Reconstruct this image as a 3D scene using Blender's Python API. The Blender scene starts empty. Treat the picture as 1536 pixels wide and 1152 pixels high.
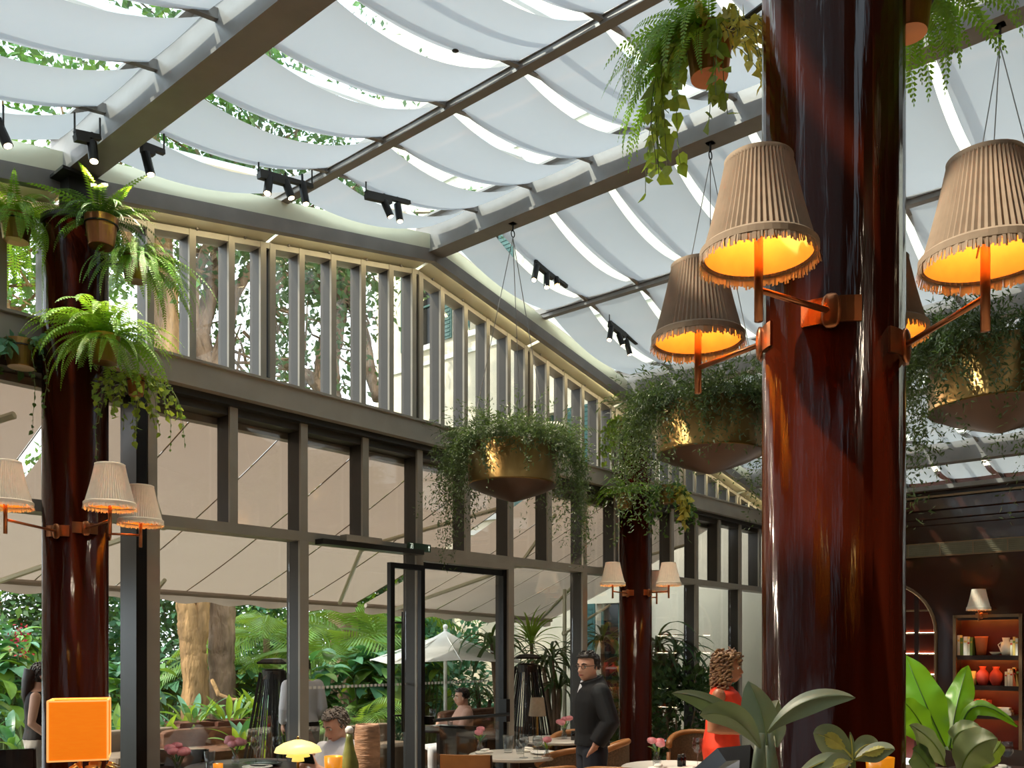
import bpy, math, random
import numpy as np
from mathutils import Vector, Matrix
R = math.radians
rnd = random.Random(7)
nrs = np.random.RandomState(11)
SC = bpy.context.scene
COL = SC.collection

# ---------------------------------------------------------------- camera, sky, sun, exposure
# world axes: x runs along the glass facade (to the right and away), y points out through it, z up
F_PX, U0, V_H, EYE = 1347.0, 768.0, 975.0, 1.7
FW = Vector((0.7586, 0.6515)); RT = Vector((0.6515, -0.7586))
cam_d = bpy.data.cameras.new('camera'); cam = bpy.data.objects.new('camera', cam_d); COL.objects.link(cam)
cam_d.sensor_width = 36.0; cam_d.lens = 36.0 * F_PX / 1536.0
cam_d.shift_y = (V_H - 576.0) / 1536.0
cam_d.clip_start = 0.05; cam_d.clip_end = 300
cam.location = (0, 0, EYE); cam.rotation_euler = (R(90), 0, -math.atan2(FW.x, FW.y))
SC.camera = cam

world = bpy.data.worlds.new('sky'); SC.world = world; world.use_nodes = True
nt = world.node_tree; nt.nodes.clear()
wo = nt.nodes.new('ShaderNodeOutputWorld'); wb = nt.nodes.new('ShaderNodeBackground')
wb.inputs['Color'].default_value = (0.86, 0.94, 1.0, 1); wb.inputs['Strength'].default_value = 2.3
nt.links.new(wb.outputs[0], wo.inputs[0])
sun_d = bpy.data.lights.new('sun', 'SUN'); sun = bpy.data.objects.new('sun', sun_d); COL.objects.link(sun)
sun_d.energy = 4.0; sun_d.angle = R(1.5); sun_d.color = (1.0, 0.90, 0.74)
sun.rotation_euler = Vector((-0.62, 0.42, 0.80)).to_track_quat('Z', 'Y').to_euler()
SC.view_settings.view_transform = 'Standard'; SC.view_settings.look = 'None'
SC.view_settings.gamma = 1.0; SC.view_settings.use_curve_mapping = False
SC.view_settings.exposure = 0.7

def W(u, v, d):            # pixel + distance along the view axis -> world point
    q = RT * ((u - U0) / F_PX * d) + FW * d
    return Vector((q.x, q.y, EYE + (V_H - v) / F_PX * d))
def WY(u, v, y):           # pixel on the plane y = const
    k = (u - U0) / F_PX
    return W(u, v, y / (RT.y * k + FW.y))
def WX(u, v, x):
    k = (u - U0) / F_PX
    return W(u, v, x / (RT.x * k + FW.x))
def proj(p):
    d = p[0]*FW.x + p[1]*FW.y
    if d < 0.05: return (1e6, 1e6, d)
    r = p[0]*RT.x + p[1]*RT.y
    return (U0 + F_PX*r/d, V_H - F_PX*(p[2]-EYE)/d, d)
def seen(pts, m=25):
    q = [proj(p) for p in pts]
    if all(t[2] < 0.05 for t in q): return False
    us = [t[0] for t in q]; vs = [t[1] for t in q]
    return max(us) > -m and min(us) < 1536+m and max(vs) > -m and min(vs) < 1152+m

# ---------------------------------------------------------------- mesh helpers
ORG = {}
def link_mesh(name, me, mat, parent=None, origin=None, smooth=False):
    o = bpy.data.objects.new(name, me); COL.objects.link(o)
    if mat is not None: me.materials.append(MAT[mat] if isinstance(mat, str) else mat)
    if smooth: me.polygons.foreach_set('use_smooth', [True]*len(me.polygons))
    og = Vector(origin) if origin is not None else (ORG.get(parent, Vector()) if parent else Vector())
    ORG[o] = og
    if parent:
        o.parent = parent; o.location = og - ORG.get(parent, Vector())
    else: o.location = og
    return o
def fast_mesh(name, v, f):
    """v: (n,3) array, f: (m,k) int array, all faces with k corners"""
    v = np.asarray(v, dtype=np.float32); f = np.asarray(f, dtype=np.int32)
    me = bpy.data.meshes.new(name); k = f.shape[1]
    me.vertices.add(len(v)); me.vertices.foreach_set('co', v.ravel())
    me.loops.add(f.size); me.loops.foreach_set('vertex_index', f.ravel())
    me.polygons.add(len(f)); me.polygons.foreach_set('loop_start', np.arange(0, f.size, k, dtype=np.int32))
    me.update(calc_edges=True); return me
class MB:
    def __init__(s): s.v = []; s.f = []
    def add(s, vs, fs):
        o = len(s.v); s.v += [tuple(p) for p in vs]; s.f += [tuple(i+o for i in q) for q in fs]; return s
    def box(s, x0, x1, y0, y1, z0, z1):
        return s.add([(x0,y0,z0),(x1,y0,z0),(x1,y1,z0),(x0,y1,z0),(x0,y0,z1),(x1,y0,z1),(x1,y1,z1),(x0,y1,z1)],
                     [(0,3,2,1),(4,5,6,7),(0,1,5,4),(1,2,6,5),(2,3,7,6),(3,0,4,7)])
    def bar(s, p, q, w, h, up=(0,0,1)):
        p, q = Vector(p), Vector(q); t = (q-p).normalized(); side = t.cross(Vector(up))
        if side.length < 1e-4: side = t.cross(Vector((1,0,0)))
        side.normalize(); u = side.cross(t)
        a, b = side*(w/2), u*(h/2); vs = []
        for c in (p, q): vs += [c-a-b, c+a-b, c+a+b, c-a+b]
        return s.add(vs, [(0,1,2,3),(7,6,5,4),(0,4,5,1),(1,5,6,2),(2,6,7,3),(3,7,4,0)])
    def loft(s, rings, cap=True):
        n = len(rings[0]); vs = [p for r in rings for p in r]; fs = []
        for i in range(len(rings)-1):
            for j in range(n):
                k = (j+1) % n
                fs.append((i*n+j, i*n+k, (i+1)*n+k, (i+1)*n+j))
        if cap: fs.append(tuple(range(n-1, -1, -1))); fs.append(tuple((len(rings)-1)*n+j for j in range(n)))
        return s.add(vs, fs)
    def tube(s, pts, r, n=8, cap=True, flat=1.0):
        pts = [Vector(p) for p in pts]; m = len(pts)
        rr = r if isinstance(r, (list, tuple)) else [r]*m
        t0 = (pts[1]-pts[0]).normalized()
        a = t0.cross(Vector((0,0,1)))
        if a.length < 1e-3: a = t0.cross(Vector((1,0,0)))
        a.normalize(); rings = []
        for i in range(m):
            t = (pts[min(i+1,m-1)]-pts[max(i-1,0)])
            if t.length < 1e-9: t = t0
            t.normalize(); a = a - t*a.dot(t)
            if a.length < 1e-6: a = t.orthogonal()
            a.normalize(); b = t.cross(a)
            rings.append([pts[i]+a*(rr[i]*math.cos(2*math.pi*j/n))+b*(flat*rr[i]*math.sin(2*math.pi*j/n)) for j in range(n)])
        return s.loft(rings, cap)
    def lathe(s, prof, n=24, c=(0,0,0), closed=False):
        c = Vector(c); rings = []
        for r, z in prof:
            r = max(r, 1e-4)
            rings.append([c+Vector((r*math.cos(2*math.pi*j/n), r*math.sin(2*math.pi*j/n), z)) for j in range(n)])
        return s.loft(rings, cap=closed)
    def ball(s, c, rx, ry=None, rz=None, n=10, m=7):
        ry = ry or rx; rz = rz or rx; c = Vector(c); rings = []
        for i in range(m+1):
            a = -math.pi/2+math.pi*i/m; k = max(math.cos(a), 1e-3)
            rings.append([c+Vector((rx*k*math.cos(2*math.pi*j/n), ry*k*math.sin(2*math.pi*j/n), rz*math.sin(a))) for j in range(n)])
        return s.loft(rings)
    def rbox(s, c, hx, hy, hz, e=0.25, rz=0, n=16, m=10):
        """rounded box (superellipsoid)"""
        c = Vector(c); rings = []; ca, sa = math.cos(rz), math.sin(rz)
        pw = lambda x: math.copysign(abs(x)**e, x)
        for i in range(m+1):
            a = -math.pi/2+math.pi*i/m; k = max(pw(math.cos(a)), 0.02); ring = []
            for j in range(n):
                b = 2*math.pi*j/n; x = hx*k*pw(math.cos(b)); y = hy*k*pw(math.sin(b))
                ring.append(c+Vector((x*ca-y*sa, x*sa+y*ca, hz*pw(math.sin(a)))))
            rings.append(ring)
        return s.loft(rings)
    def build(s, name, mat, parent=None, origin=None, smooth=False):
        og = Vector(origin) if origin is not None else (ORG.get(parent, Vector()) if parent else Vector())
        me = bpy.data.meshes.new(name)
        me.from_pydata([(p[0]-og.x, p[1]-og.y, p[2]-og.z) for p in s.v], [], s.f); me.update()
        return link_mesh(name, me, mat, parent, og, smooth)
def tag(o, label=None, cat=None, group=None, kind=None):
    if label: o['label'] = label
    if cat: o['category'] = cat
    if group: o['group'] = group
    if kind: o['kind'] = kind
    return o
def empty(name, loc, label=None, cat=None, group=None, kind=None):
    o = bpy.data.objects.new(name, None); COL.objects.link(o); o.location = loc; ORG[o] = Vector(loc)
    o.empty_display_size = 0.1
    return tag(o, label, cat, group, kind)
KIDS = {}
def copy_tree(root, loc, rz=0.0, label=None, sc=None):
    kids = root.children_recursive
    r = root.copy(); COL.objects.link(r); mp = {root: r}
    for ch in kids:
        c = ch.copy(); COL.objects.link(c); mp[ch] = c
    for ch in kids: mp[ch].parent = mp[ch.parent]
    r.location = loc; r.rotation_euler = (0, 0, rz)
    if sc: r.scale = (sc, sc, sc)
    if label: r['label'] = label
    ORG[r] = Vector(loc)
    return r

# ---------------------------------------------------------------- materials
MAT = {}
def lin(c):
    return tuple(((x/255)/12.92 if x/255 <= 0.04045 else ((x/255+0.055)/1.055)**2.4) for x in c)
def mat(name, rgb, rough=0.5, metal=0.0, var=0.12, scale=6.0, stretch=(1,1,1), bump=0.0, coat=0.0, bscale=None,
        transl=0.0, emit=None, estr=0.0, island=0.0, spec=0.5, tcol=None, bdist=0.02):
    m = bpy.data.materials.new(name); m.use_nodes = True; n = m.node_tree.nodes; L = m.node_tree.links
    b = n['Principled BSDF']; out = n['Material Output']; c = lin(rgb)
    tc = n.new('ShaderNodeTexCoord'); mp = n.new('ShaderNodeMapping'); mp.inputs['Scale'].default_value = stretch
    L.new(tc.outputs['Object'], mp.inputs[0])
    nz = n.new('ShaderNodeTexNoise'); nz.inputs['Scale'].default_value = scale; nz.inputs['Detail'].default_value = 5
    L.new(mp.outputs[0], nz.inputs['Vector'])
    rp = n.new('ShaderNodeValToRGB'); rp.color_ramp.elements[0].position = 0.3; rp.color_ramp.elements[1].position = 0.7
    rp.color_ramp.elements[0].color = (*[x*(1-var) for x in c], 1); rp.color_ramp.elements[1].color = (*[min(1, x*(1+var)) for x in c], 1)
    L.new(nz.outputs['Fac'], rp.inputs[0]); colout = rp.outputs[0]
    if island > 0:
        g = n.new('ShaderNodeNewGeometry'); hs = n.new('ShaderNodeHueSaturation')
        mr = n.new('ShaderNodeMapRange'); mr.inputs['To Min'].default_value = 1-island; mr.inputs['To Max'].default_value = 1+island
        oi = n.new('ShaderNodeObjectInfo'); ad = n.new('ShaderNodeMath'); ad.operation = 'ADD'; fr = n.new('ShaderNodeMath'); fr.operation = 'FRACT'
        L.new(g.outputs['Random Per Island'], ad.inputs[0]); L.new(oi.outputs['Random'], ad.inputs[1]); L.new(ad.outputs[0], fr.inputs[0])
        L.new(fr.outputs[0], mr.inputs[0]); L.new(mr.outputs[0], hs.inputs['Value'])
        mh = n.new('ShaderNodeMapRange'); mh.inputs['To Min'].default_value = 0.5-0.04*island; mh.inputs['To Max'].default_value = 0.5+0.03*island
        L.new(fr.outputs[0], mh.inputs[0]); L.new(mh.outputs[0], hs.inputs['Hue'])
        L.new(colout, hs.inputs['Color']); colout = hs.outputs[0]
    L.new(colout, b.inputs['Base Color'])
    b.inputs['Roughness'].default_value = rough; b.inputs['Metallic'].default_value = metal
    b.inputs['Coat Weight'].default_value = coat; b.inputs['Coat Roughness'].default_value = 0.06
    b.inputs['Specular IOR Level'].default_value = spec
    if bump > 0:
        bz = n.new('ShaderNodeTexNoise'); bz.inputs['Scale'].default_value = bscale or scale*3; bz.inputs['Detail'].default_value = 4
        L.new(mp.outputs[0], bz.inputs['Vector'])
        bp = n.new('ShaderNodeBump'); bp.inputs['Strength'].default_value = bump; bp.inputs['Distance'].default_value = bdist
        L.new(bz.outputs['Fac'], bp.inputs['Height']); L.new(bp.outputs[0], b.inputs['Normal'])
        if coat: L.new(bp.outputs[0], b.inputs['Coat Normal'])
    if emit:
        b.inputs['Emission Color'].default_value = (*lin(emit), 1); b.inputs['Emission Strength'].default_value = estr
    if transl > 0:
        tr = n.new('ShaderNodeBsdfTranslucent'); mx = n.new('ShaderNodeMixShader'); mx.inputs[0].default_value = transl
        if tcol: tr.inputs[0].default_value = (*lin(tcol), 1)
        else: L.new(colout, tr.inputs[0])
        L.new(b.outputs[0], mx.inputs[1]); L.new(tr.outputs[0], mx.inputs[2]); L.new(mx.outputs[0], out.inputs[0])
    MAT[name] = m; return m
def glassmat(name, tint=(1,1,1), ior=1.5, rough=0.0, gain=1.0):
    m = bpy.data.materials.new(name); m.use_nodes = True; n = m.node_tree.nodes; L = m.node_tree.links; n.remove(n['Principled BSDF'])
    t = n.new('ShaderNodeBsdfTransparent'); t.inputs[0].default_value = (*tint, 1)
    g = n.new('ShaderNodeBsdfGlossy'); g.inputs['Roughness'].default_value = rough
    fr = n.new('ShaderNodeLayerWeight'); fr.inputs['Blend'].default_value = 0.5
    pw = n.new('ShaderNodeMath'); pw.operation = 'POWER'; pw.inputs[1].default_value = 5.0
    mu = n.new('ShaderNodeMath'); mu.operation = 'MULTIPLY_ADD'; mu.inputs[1].default_value = 0.5*gain; mu.inputs[2].default_value = 0.025*gain; mu.use_clamp = True
    nz = n.new('ShaderNodeTexNoise'); nz.inputs['Scale'].default_value = 1.5; bp = n.new('ShaderNodeBump')
    bp.inputs['Strength'].default_value = 0.02; L.new(nz.outputs['Fac'], bp.inputs['Height']); L.new(bp.outputs[0], g.inputs['Normal'])
    mx = n.new('ShaderNodeMixShader'); L.new(fr.outputs['Facing'], pw.inputs[0]); L.new(pw.outputs[0], mu.inputs[0]); L.new(mu.outputs[0], mx.inputs[0])
    L.new(t.outputs[0], mx.inputs[1]); L.new(g.outputs[0], mx.inputs[2]); L.new(mx.outputs[0], n['Material Output'].inputs[0])
    MAT[name] = m; return m

mat('steel', (128,122,116), 0.42, 0.15, 0.10, 5, bump=0.05)
mat('steel_dark', (52,50,46), 0.4, 0.4, 0.1, 5)
mat('bronze_frame', (154,146,132), 0.42, 0.15, 0.08, 4)
mat('black_metal', (22,21,20), 0.35, 0.3, 0.2)
mat('soffit', (206,200,172), 0.4, 0.3, 0.06, 3)
mat('led', (255,240,190), 0.5, emit=(255,242,200), estr=14)
mat('shelf_led', (255,200,120), 0.5, emit=(255,165,70), estr=22)
mat('frame_body', (58,53,46), 0.45, 0.2, 0.1, 4)
mat('bronze_dark', (74,50,34), 0.35, 0.6, 0.2, 4)
mat('lacquer', (52,15,5), 0.10, 0, 0.5, 7, (1,1,0.08), bump=0.2, coat=0.0, bscale=20, spec=0.06)
mat('walnut', (52,24,13), 0.3, 0, 0.3, 4, (1,1,0.15), coat=0.4)
mat('shade_cloth', (216,215,216), 0.8, 0, 0.03, 2, transl=0.5, tcol=(150,151,154), spec=0.1)
mat('awning_cloth', (196,184,170), 0.85, 0, 0.05, 2, transl=0.32, tcol=(180,164,150), spec=0.1)
mat('plaster', (232,220,196), 0.9, 0, 0.06, 2.5)
mat('teal', (58,98,94), 0.6, 0, 0.1, 3)
mat('stone_floor', (208,196,178), 0.4, 0, 0.15, 3)
mat('ground', (88,84,66), 0.9, 0, 0.3, 4, bump=0.2)
mat('brass', (176,132,70), 0.28, 0.9, 0.15, 10, (1,1,0.1))
mat('brass_aged', (150,116,66), 0.33, 0.9, 0.22, 4, (1,1,0.2))
mat('copper', (172,112,74), 0.3, 0.85, 0.15, 8)
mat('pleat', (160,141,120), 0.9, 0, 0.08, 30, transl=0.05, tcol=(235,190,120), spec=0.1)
mat('glow_lining', (250,196,110), 0.9, 0, 0.05, 30, transl=0.05, spec=0.1)  # orange inner cone, its colour stands in for warm lamplight inside the shade
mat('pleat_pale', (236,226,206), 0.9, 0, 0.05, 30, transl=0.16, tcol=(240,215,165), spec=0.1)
mat('bulb', (255,220,150), 0.5, emit=(255,190,80), estr=30)
mat('spot_glow', (255,240,210), 0.5, emit=(255,230,180), estr=12)
mat('orange_shade', (236,130,36), 0.8, 0, 0.10, 20, (1,1,6), emit=(255,128,20), estr=0.42, spec=0.1)
mat('orange_edge', (255,190,120), 0.8, 0, 0.03, emit=(255,180,100), estr=0.5)
mat('fern', (92,140,48), 0.5, 0, 0.2, 8, transl=0.45, tcol=(150,190,50), island=0.35)
mat('fern_dark', (54,88,40), 0.5, 0, 0.2, 8, transl=0.35, tcol=(110,150,50), island=0.35)
mat('trail', (68,84,52), 0.55, 0, 0.2, 8, transl=0.3, tcol=(90,115,50), island=0.4)
mat('ivy', (110,140,52), 0.45, 0, 0.35, 60, transl=0.4, tcol=(160,180,60), island=0.3)
mat('ivy_pale', (196,190,96), 0.5, 0, 0.3, 60, transl=0.4, tcol=(210,205,90), island=0.25)
mat('leaf_a', (112,154,84), 0.42, 0, 0.2, 8, transl=0.3, tcol=(130,170,50), island=0.45)
mat('leaf_b', (94,144,112), 0.35, 0, 0.2, 8, transl=0.25, tcol=(90,150,70), island=0.45)
mat('leaf_c', (112,146,58), 0.45, 0, 0.2, 8, transl=0.4, tcol=(170,200,60), island=0.4)
mat('leaf_far', (78,108,72), 0.6, 0, 0.2, 8, transl=0.3, tcol=(110,140,70), island=0.5)
mat('palm_leaf', (108,146,72), 0.4, 0, 0.2, 8, transl=0.35, tcol=(160,190,60), island=0.35)
mat('strap_leaf', (54,84,50), 0.4, 0, 0.25, 8, transl=0.25, tcol=(120,150,60), island=0.4)
mat('rubber_leaf', (138,152,124), 0.38, 0, 0.15, 6, transl=0.12, tcol=(120,150,70))
mat('nest_leaf', (84,140,44), 0.35, 0, 0.15, 5, transl=0.45, tcol=(150,205,40))
mat('grey_leaf', (140,158,116), 0.4, 0, 0.15, 6, transl=0.2, tcol=(150,170,90))
mat('leaf_heart', (228,224,120), 0.4, 0, 0.1, 40, transl=0.2)
mat('bark', (138,114,92), 0.95, 0, 0.6, 5, (1,1,0.3), bump=1.0, bscale=9, bdist=0.12)
mat('bark_warm', (164,128,86), 0.95, 0, 0.6, 5, (1,1,0.25), bump=1.0, bscale=8, bdist=0.12)
mat('stem_green', (96,112,62), 0.6, 0, 0.15)
mat('soil', (44,34,26), 0.95, 0, 0.3, 30)
mat('terracotta', (104,58,40), 0.8, 0, 0.15)
mat('red_flower', (190,40,60), 0.6, 0, 0.2, island=0.3)
mat('pink_rose', (248,176,184), 0.6, 0, 0.08, 40, transl=0.25)
mat('white_cloth', (250,250,248), 0.85, 0, 0.02, transl=0.45)
mat('linen', (226,222,212), 0.8, 0, 0.05)
mat('porcelain', (238,236,230), 0.2, 0, 0.03)
mat('leather_tan', (158,102,50), 0.45, 0, 0.15, 8, bump=0.1)
mat('chair_wood', (150,94,48), 0.4, 0, 0.2, 5, (1,1,0.3))
mat('cane', (104,80,56), 0.7, 0, 0.3, 60)
mat('sofa', (128,110,92), 0.9, 0, 0.12, 5, bump=0.15)
mat('cushion', (112,76,56), 0.9, 0, 0.25, 14, bump=0.15)
mat('dark_wood', (46,26,18), 0.35, 0, 0.25, 5, (1,1,0.2))
mat('marble', (206,200,190), 0.25, 0, 0.08, 3)
mat('black_gloss', (14,14,16), 0.18, 0, 0.1)
mat('white_paint', (232,230,224), 0.6, 0, 0.04)
mat('concrete', (196,196,192), 0.9, 0, 0.07, 2)
mat('vase_glaze', (150,112,84), 0.6, 0, 0.5, 9, (1,1,3), bump=0.3)
mat('bottle_green', (108,112,58), 0.35, 0, 0.35, 14, (1,1,0.7))
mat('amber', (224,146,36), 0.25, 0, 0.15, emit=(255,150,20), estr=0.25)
mat('lamp_opal', (250,236,170), 0.35, 0, 0.02, emit=(255,226,120), estr=0.35)
mat('shelf_red', (92,30,14), 0.35, 0, 0.3, 3)
mat('trim_bronze', (150,122,92), 0.3, 0.7, 0.1)
mat('grille', (132,124,100), 0.5, 0.3, 0.1)
mat('wall_lacquer', (56,26,15), 0.16, 0, 0.3, 1.2, coat=0.6, bump=0.03)
mat('skin', (222,172,146), 0.5, 0, 0.06, 20)
mat('skin_brown', (170,112,80), 0.45, 0, 0.06, 20)
mat('hair_dark', (34,26,22), 0.5, 0, 0.3, 40)
mat('hair_grey', (104,94,86), 0.6, 0, 0.35, 60)
mat('hair_curl', (138,104,74), 0.55, 0, 0.35, 60, island=0.35)
mat('cloth_navy', (9,10,14), 0.8, 0, 0.15, 12)
mat('cloth_trouser', (38,42,52), 0.85, 0, 0.12, 12)
mat('cloth_orange', (238,62,28), 0.75, 0, 0.08, 8)
mat('cloth_shirt', (200,200,206), 0.85, 0, 0.06, 10)
mat('cloth_black', (20,19,20), 0.8, 0, 0.1)
mat('cloth_khaki', (168,160,150), 0.85, 0, 0.1)
mat('cloth_blush', (214,170,152), 0.85, 0, 0.08)
mat('cloth_white', (226,226,232), 0.85, 0, 0.05)
mat('apron_brown', (96,52,44), 0.8, 0, 0.1)
mat('eye_white', (232,228,222), 0.3, 0, 0.02)
mat('lip', (176,92,84), 0.5, 0, 0.05)
mat('sign_green', (40,66,48), 0.4, 0, 0.05)
mat('sign_white', (236,240,232), 0.4, 0, 0.02, emit=(230,245,225), estr=0.5)
glassmat('glass', (0.94,0.95,0.94), 1.5, gain=4.0)
glassmat('shade_tint_glass', (0.90,0.885,0.87), 1.5, gain=4.0)  # tint darkens the transom panes in place of shade on the awning behind
glassmat('roof_glass', (0.86,0.93,0.96), 1.5)
glassmat('glassware', (0.84,0.86,0.87), 1.6, gain=3.0)
for i, c in enumerate([(236,226,196),(240,206,120),(226,120,70),(206,70,50),(120,150,70),(180,70,60),(245,240,225),(200,160,60)]):
    mat('book_%d' % i, c, 0.7, 0, 0.1)

# ================================================================ STRUCTURE
RIDGE, SLOPE, ZR = 5.95, 0.19, 5.68
def zp(x): return ZR - SLOPE*abs(x-RIDGE)          # plane of the roof purlins
XE, YF = 13.95, 6.40                                # end wall, glazing plane
floor = tag(MB().box(-3.4, XE, -3.6, 6.5, -0.12, 0).build('floor', 'stone_floor'), kind='structure')
gr = tag(MB().box(-30, 60, 6.5, 70, -0.3, -0.05).build('garden_ground', 'ground'), kind='structure')

ceil = empty('ceiling', (RIDGE, 0, ZR), kind='structure')
Y0, Y1 = -1.0, 6.15
mains = [2.6, 5.95, 9.3, 12.65]; mids = [0.93, 4.28, 7.62, 10.97]
for x in mains:
    z = zp(x) + 0.10; m = MB()
    m.box(x-0.09, x+0.09, Y0, YF-0.12, z-0.36, z-0.335); m.box(x-0.09, x+0.09, Y0, YF-0.12, z-0.02, z)
    m.box(x-0.045, x+0.045, Y0, YF-0.12, z-0.335, z-0.02)
    m.build('main_beam', 'steel', ceil)
for x in mids:
    z = zp(x) + 0.03; m = MB()
    m.box(x-0.035, x+0.035, Y0, YF-0.1, z-0.10, z); m.box(x-0.05, x-0.04, Y0, YF-0.1, z-0.06, z); m.box(x+0.04, x+0.05, Y0, YF-0.1, z-0.06, z)
    m.build('roof_bar', 'steel', ceil)
edges = sorted(mains + mids) + [XE]
rows = [6.12-0.63*i for i in range(11)]
for y in rows[1:]:
    for i in range(len(edges)-1):
        a, b = edges[i], edges[i+1]
        p, q = Vector((a, y, zp(a)-0.01)), Vector((b, y, zp(b)-0.01))
        if not seen([p, q]): continue
        m = MB(); m.bar(p, q, 0.028, 0.05); m.bar(p+Vector((0,0,-0.03)), q+Vector((0,0,-0.03)), 0.036, 0.008)
        m.build('purlin', 'steel', ceil)
# glazing above the cloth
for i in range(len(edges)-1):
    a, b = edges[i], edges[i+1]
    for k in range(5):
        y1 = 6.5-1.5*k; y0 = y1-1.47
        m = MB(); m.bar(((a+0.02), (y0+y1)/2, zp(a)+0.30), ((b-0.02), (y0+y1)/2, zp(b)+0.30), 1.47, 0.012); m.build('glass_pane', 'roof_glass', ceil)
for y in [6.5-1.5*k-1.485 for k in range(5)] + [6.5]:
    for (a, b) in ((0.2, RIDGE), (RIDGE, XE)):
        m = MB(); m.bar((a, y, zp(a)+0.31), (b, y, zp(b)+0.31), 0.035, 0.05); m.build('glazing_bar', 'white_paint', ceil)
# unseen roof around the camera, made solid and dark against stray light and reflections
m = MB()
for (a, b) in ((-3.4, 0.2),):
    m.bar((a, 1.45, zp(a)+0.2), (b, 1.45, zp(b)+0.2), 10.1, 0.1)
m.bar((0.2, -1.65, zp(0.2)+0.14), (RIDGE, -1.65, zp(RIDGE)+0.14), 3.9, 0.1); m.bar((RIDGE, -1.65, zp(RIDGE)+0.14), (XE, -1.65, zp(XE)+0.14), 3.9, 0.1)
m.build('solid_panel', 'walnut', ceil)

# cloth shades slung between the bars
ORD = ['first', 'second', 'third', 'fourth', 'fifth', 'sixth', 'seventh', 'eighth', 'ninth', 'tenth', 'eleventh']
BAY = {0.93: 'left of the fern column beam', 2.6: 'right of the fern column beam', 4.28: 'bay just left of the ridge',
       5.95: 'bay just right of the ridge', 7.62: 'second bay right of ridge', 9.3: 'third bay right of ridge',
       10.97: 'fourth bay right of ridge', 12.65: 'last bay over the shelf wall'}
def cloth(x0, x1, y0, y1, wa, wb):
    xa, xb = x0+wa, x1-wb; n, mm = 14, 4; v = []; f = []
    for i in range(n+1):
        t = i/n; x = xa+(xb-xa)*t
        for j in range(mm+1):
            s = j/mm; y = y0+(y1-y0)*s
            sag = (0.165*(1-s)+0.115*s)*(x1-x0)/1.67
            za = zp(xa)+(zp(xb)-zp(xa))*t
            v.append((x, y, za-0.015-sag*4*t*(1-t)-0.012*math.sin(math.pi*s)))
    for i in range(n):
        for j in range(mm):
            a = i*(mm+1)+j; f.append((a, a+mm+1, a+mm+2, a+1))
    return MB().add(v, f)
for bi in range(len(edges)-1):
    a, b = edges[bi], edges[bi+1]
    for ri in range(len(rows)-1):
        y1, y0 = rows[ri]+0.005, rows[ri+1]+0.06
        if ri == 0: y1 = 6.02
        c = cloth(a, b, y0, y1, 0.10 if a in mains else 0.055, 0.10 if b in mains else 0.055)
        if y0 < 0.3: continue
        o = c.build('cloth_shade', 'shade_cloth', origin=((a+b)/2, (y0+y1)/2, (zp(a)+zp(b))/2), smooth=True)
        tag(o, 'white sagging ceiling shade, %s row from facade, %s' % (ORD[ri], BAY[a]), 'shade', 'cloth shades under the glass roof')

# ---- facade head: steel beam, lit soffit, led strip
tr1 = empty('trim_1', (RIDGE, 6.1, ZR), kind='structure')
for (a, b) in ((-0.5, RIDGE), (RIDGE, XE)):
    dz = -0.265
    m = MB(); m.bar((a, 6.09, zp(a)+dz), (b, 6.09, zp(b)+dz), 0.07, 0.11); m.build('eave_beam', 'steel', tr1)
    m = MB(); m.bar((a, 6.10, zp(a)+dz+0.13), (b, 6.10, zp(b)+dz+0.13), 0.03, 0.15); m.build('upper_plate', 'soffit', tr1)
for i in range(-2, 8):
    a, b = 2.6+1.675*i, 2.6+1.675*(i+1)
    if b > XE: b = XE
    if a >= b: continue
    m = MB(); v = []
    for x in (a+0.02, b-0.02): v += [(x, 6.13, zp(x)-0.285), (x, 6.42, zp(x)-0.335), (x, 6.42, zp(x)-0.31), (x, 6.13, zp(x)-0.26)]
    m.add(v, [(0,1,5,4),(1,2,6,5),(2,3,7,6),(3,0,4,7),(0,3,2,1),(4,5,6,7)]); sp = m.build('soffit_panel', 'soffit', tr1)
    m = MB()
    for k in range(4):
        x = a+0.2+k*0.42
        if x < b-0.05: m.ball((x, 6.3, zp(x)-0.322), 0.013, n=6, m=4)
    m.build('bolt', 'steel', sp)
    m = MB(); m.bar((a+0.05, 6.133, zp(a)-0.296), (b-0.05, 6.133, zp(b)-0.296), 0.010, 0.010); m.build('led_strip', 'led', tr1)

# ---- clerestory
w1 = empty('window_1', (RIDGE, YF, 3.86), kind='structure')
gx = [2.6+0.335*i for i in range(-3, 34)]
SILL0, SILL1 = 3.66, 3.86
for x in gx:
    i = round((x-2.6)/0.335); dbl = (i % 5 == 0)
    for dx in ((-0.045, 0.045) if dbl else (0,)):
        xx = x+dx; zt = zp(xx)-0.33
        if zt < SILL1+0.05: continue
        mu = MB().box(xx-0.024, xx+0.024, 6.325, 6.46, SILL1, zt).build('mullion', 'frame_body', w1); MB().box(xx-0.027, xx+0.027, 6.30, 6.325, SILL1, zt).build('mullion_cap', 'bronze_frame', mu)
for a, b in zip(gx[:-1], gx[1:]):
    za, zb = zp(a)-0.34, zp(b)-0.34
    if zb < SILL1+0.1: continue
    MB().add([(a,6.42,SILL1),(b,6.42,SILL1),(b,6.42,zb),(a,6.42,za),(a,6.43,SILL1),(b,6.43,SILL1),(b,6.43,zb),(a,6.43,za)],
             [(0,1,2,3),(7,6,5,4),(0,4,5,1),(1,5,6,2),(2,6,7,3),(3,7,4,0)]).build('glass_pane', 'glass', w1)
for (a, b) in ((1.6, RIDGE), (RIDGE, XE)):
    m = MB(); m.bar((a, 6.38, zp(a)-0.35), (b, 6.38, zp(b)-0.35), 0.15, 0.045); m.build('head_rail', 'bronze_frame', w1)
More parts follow.
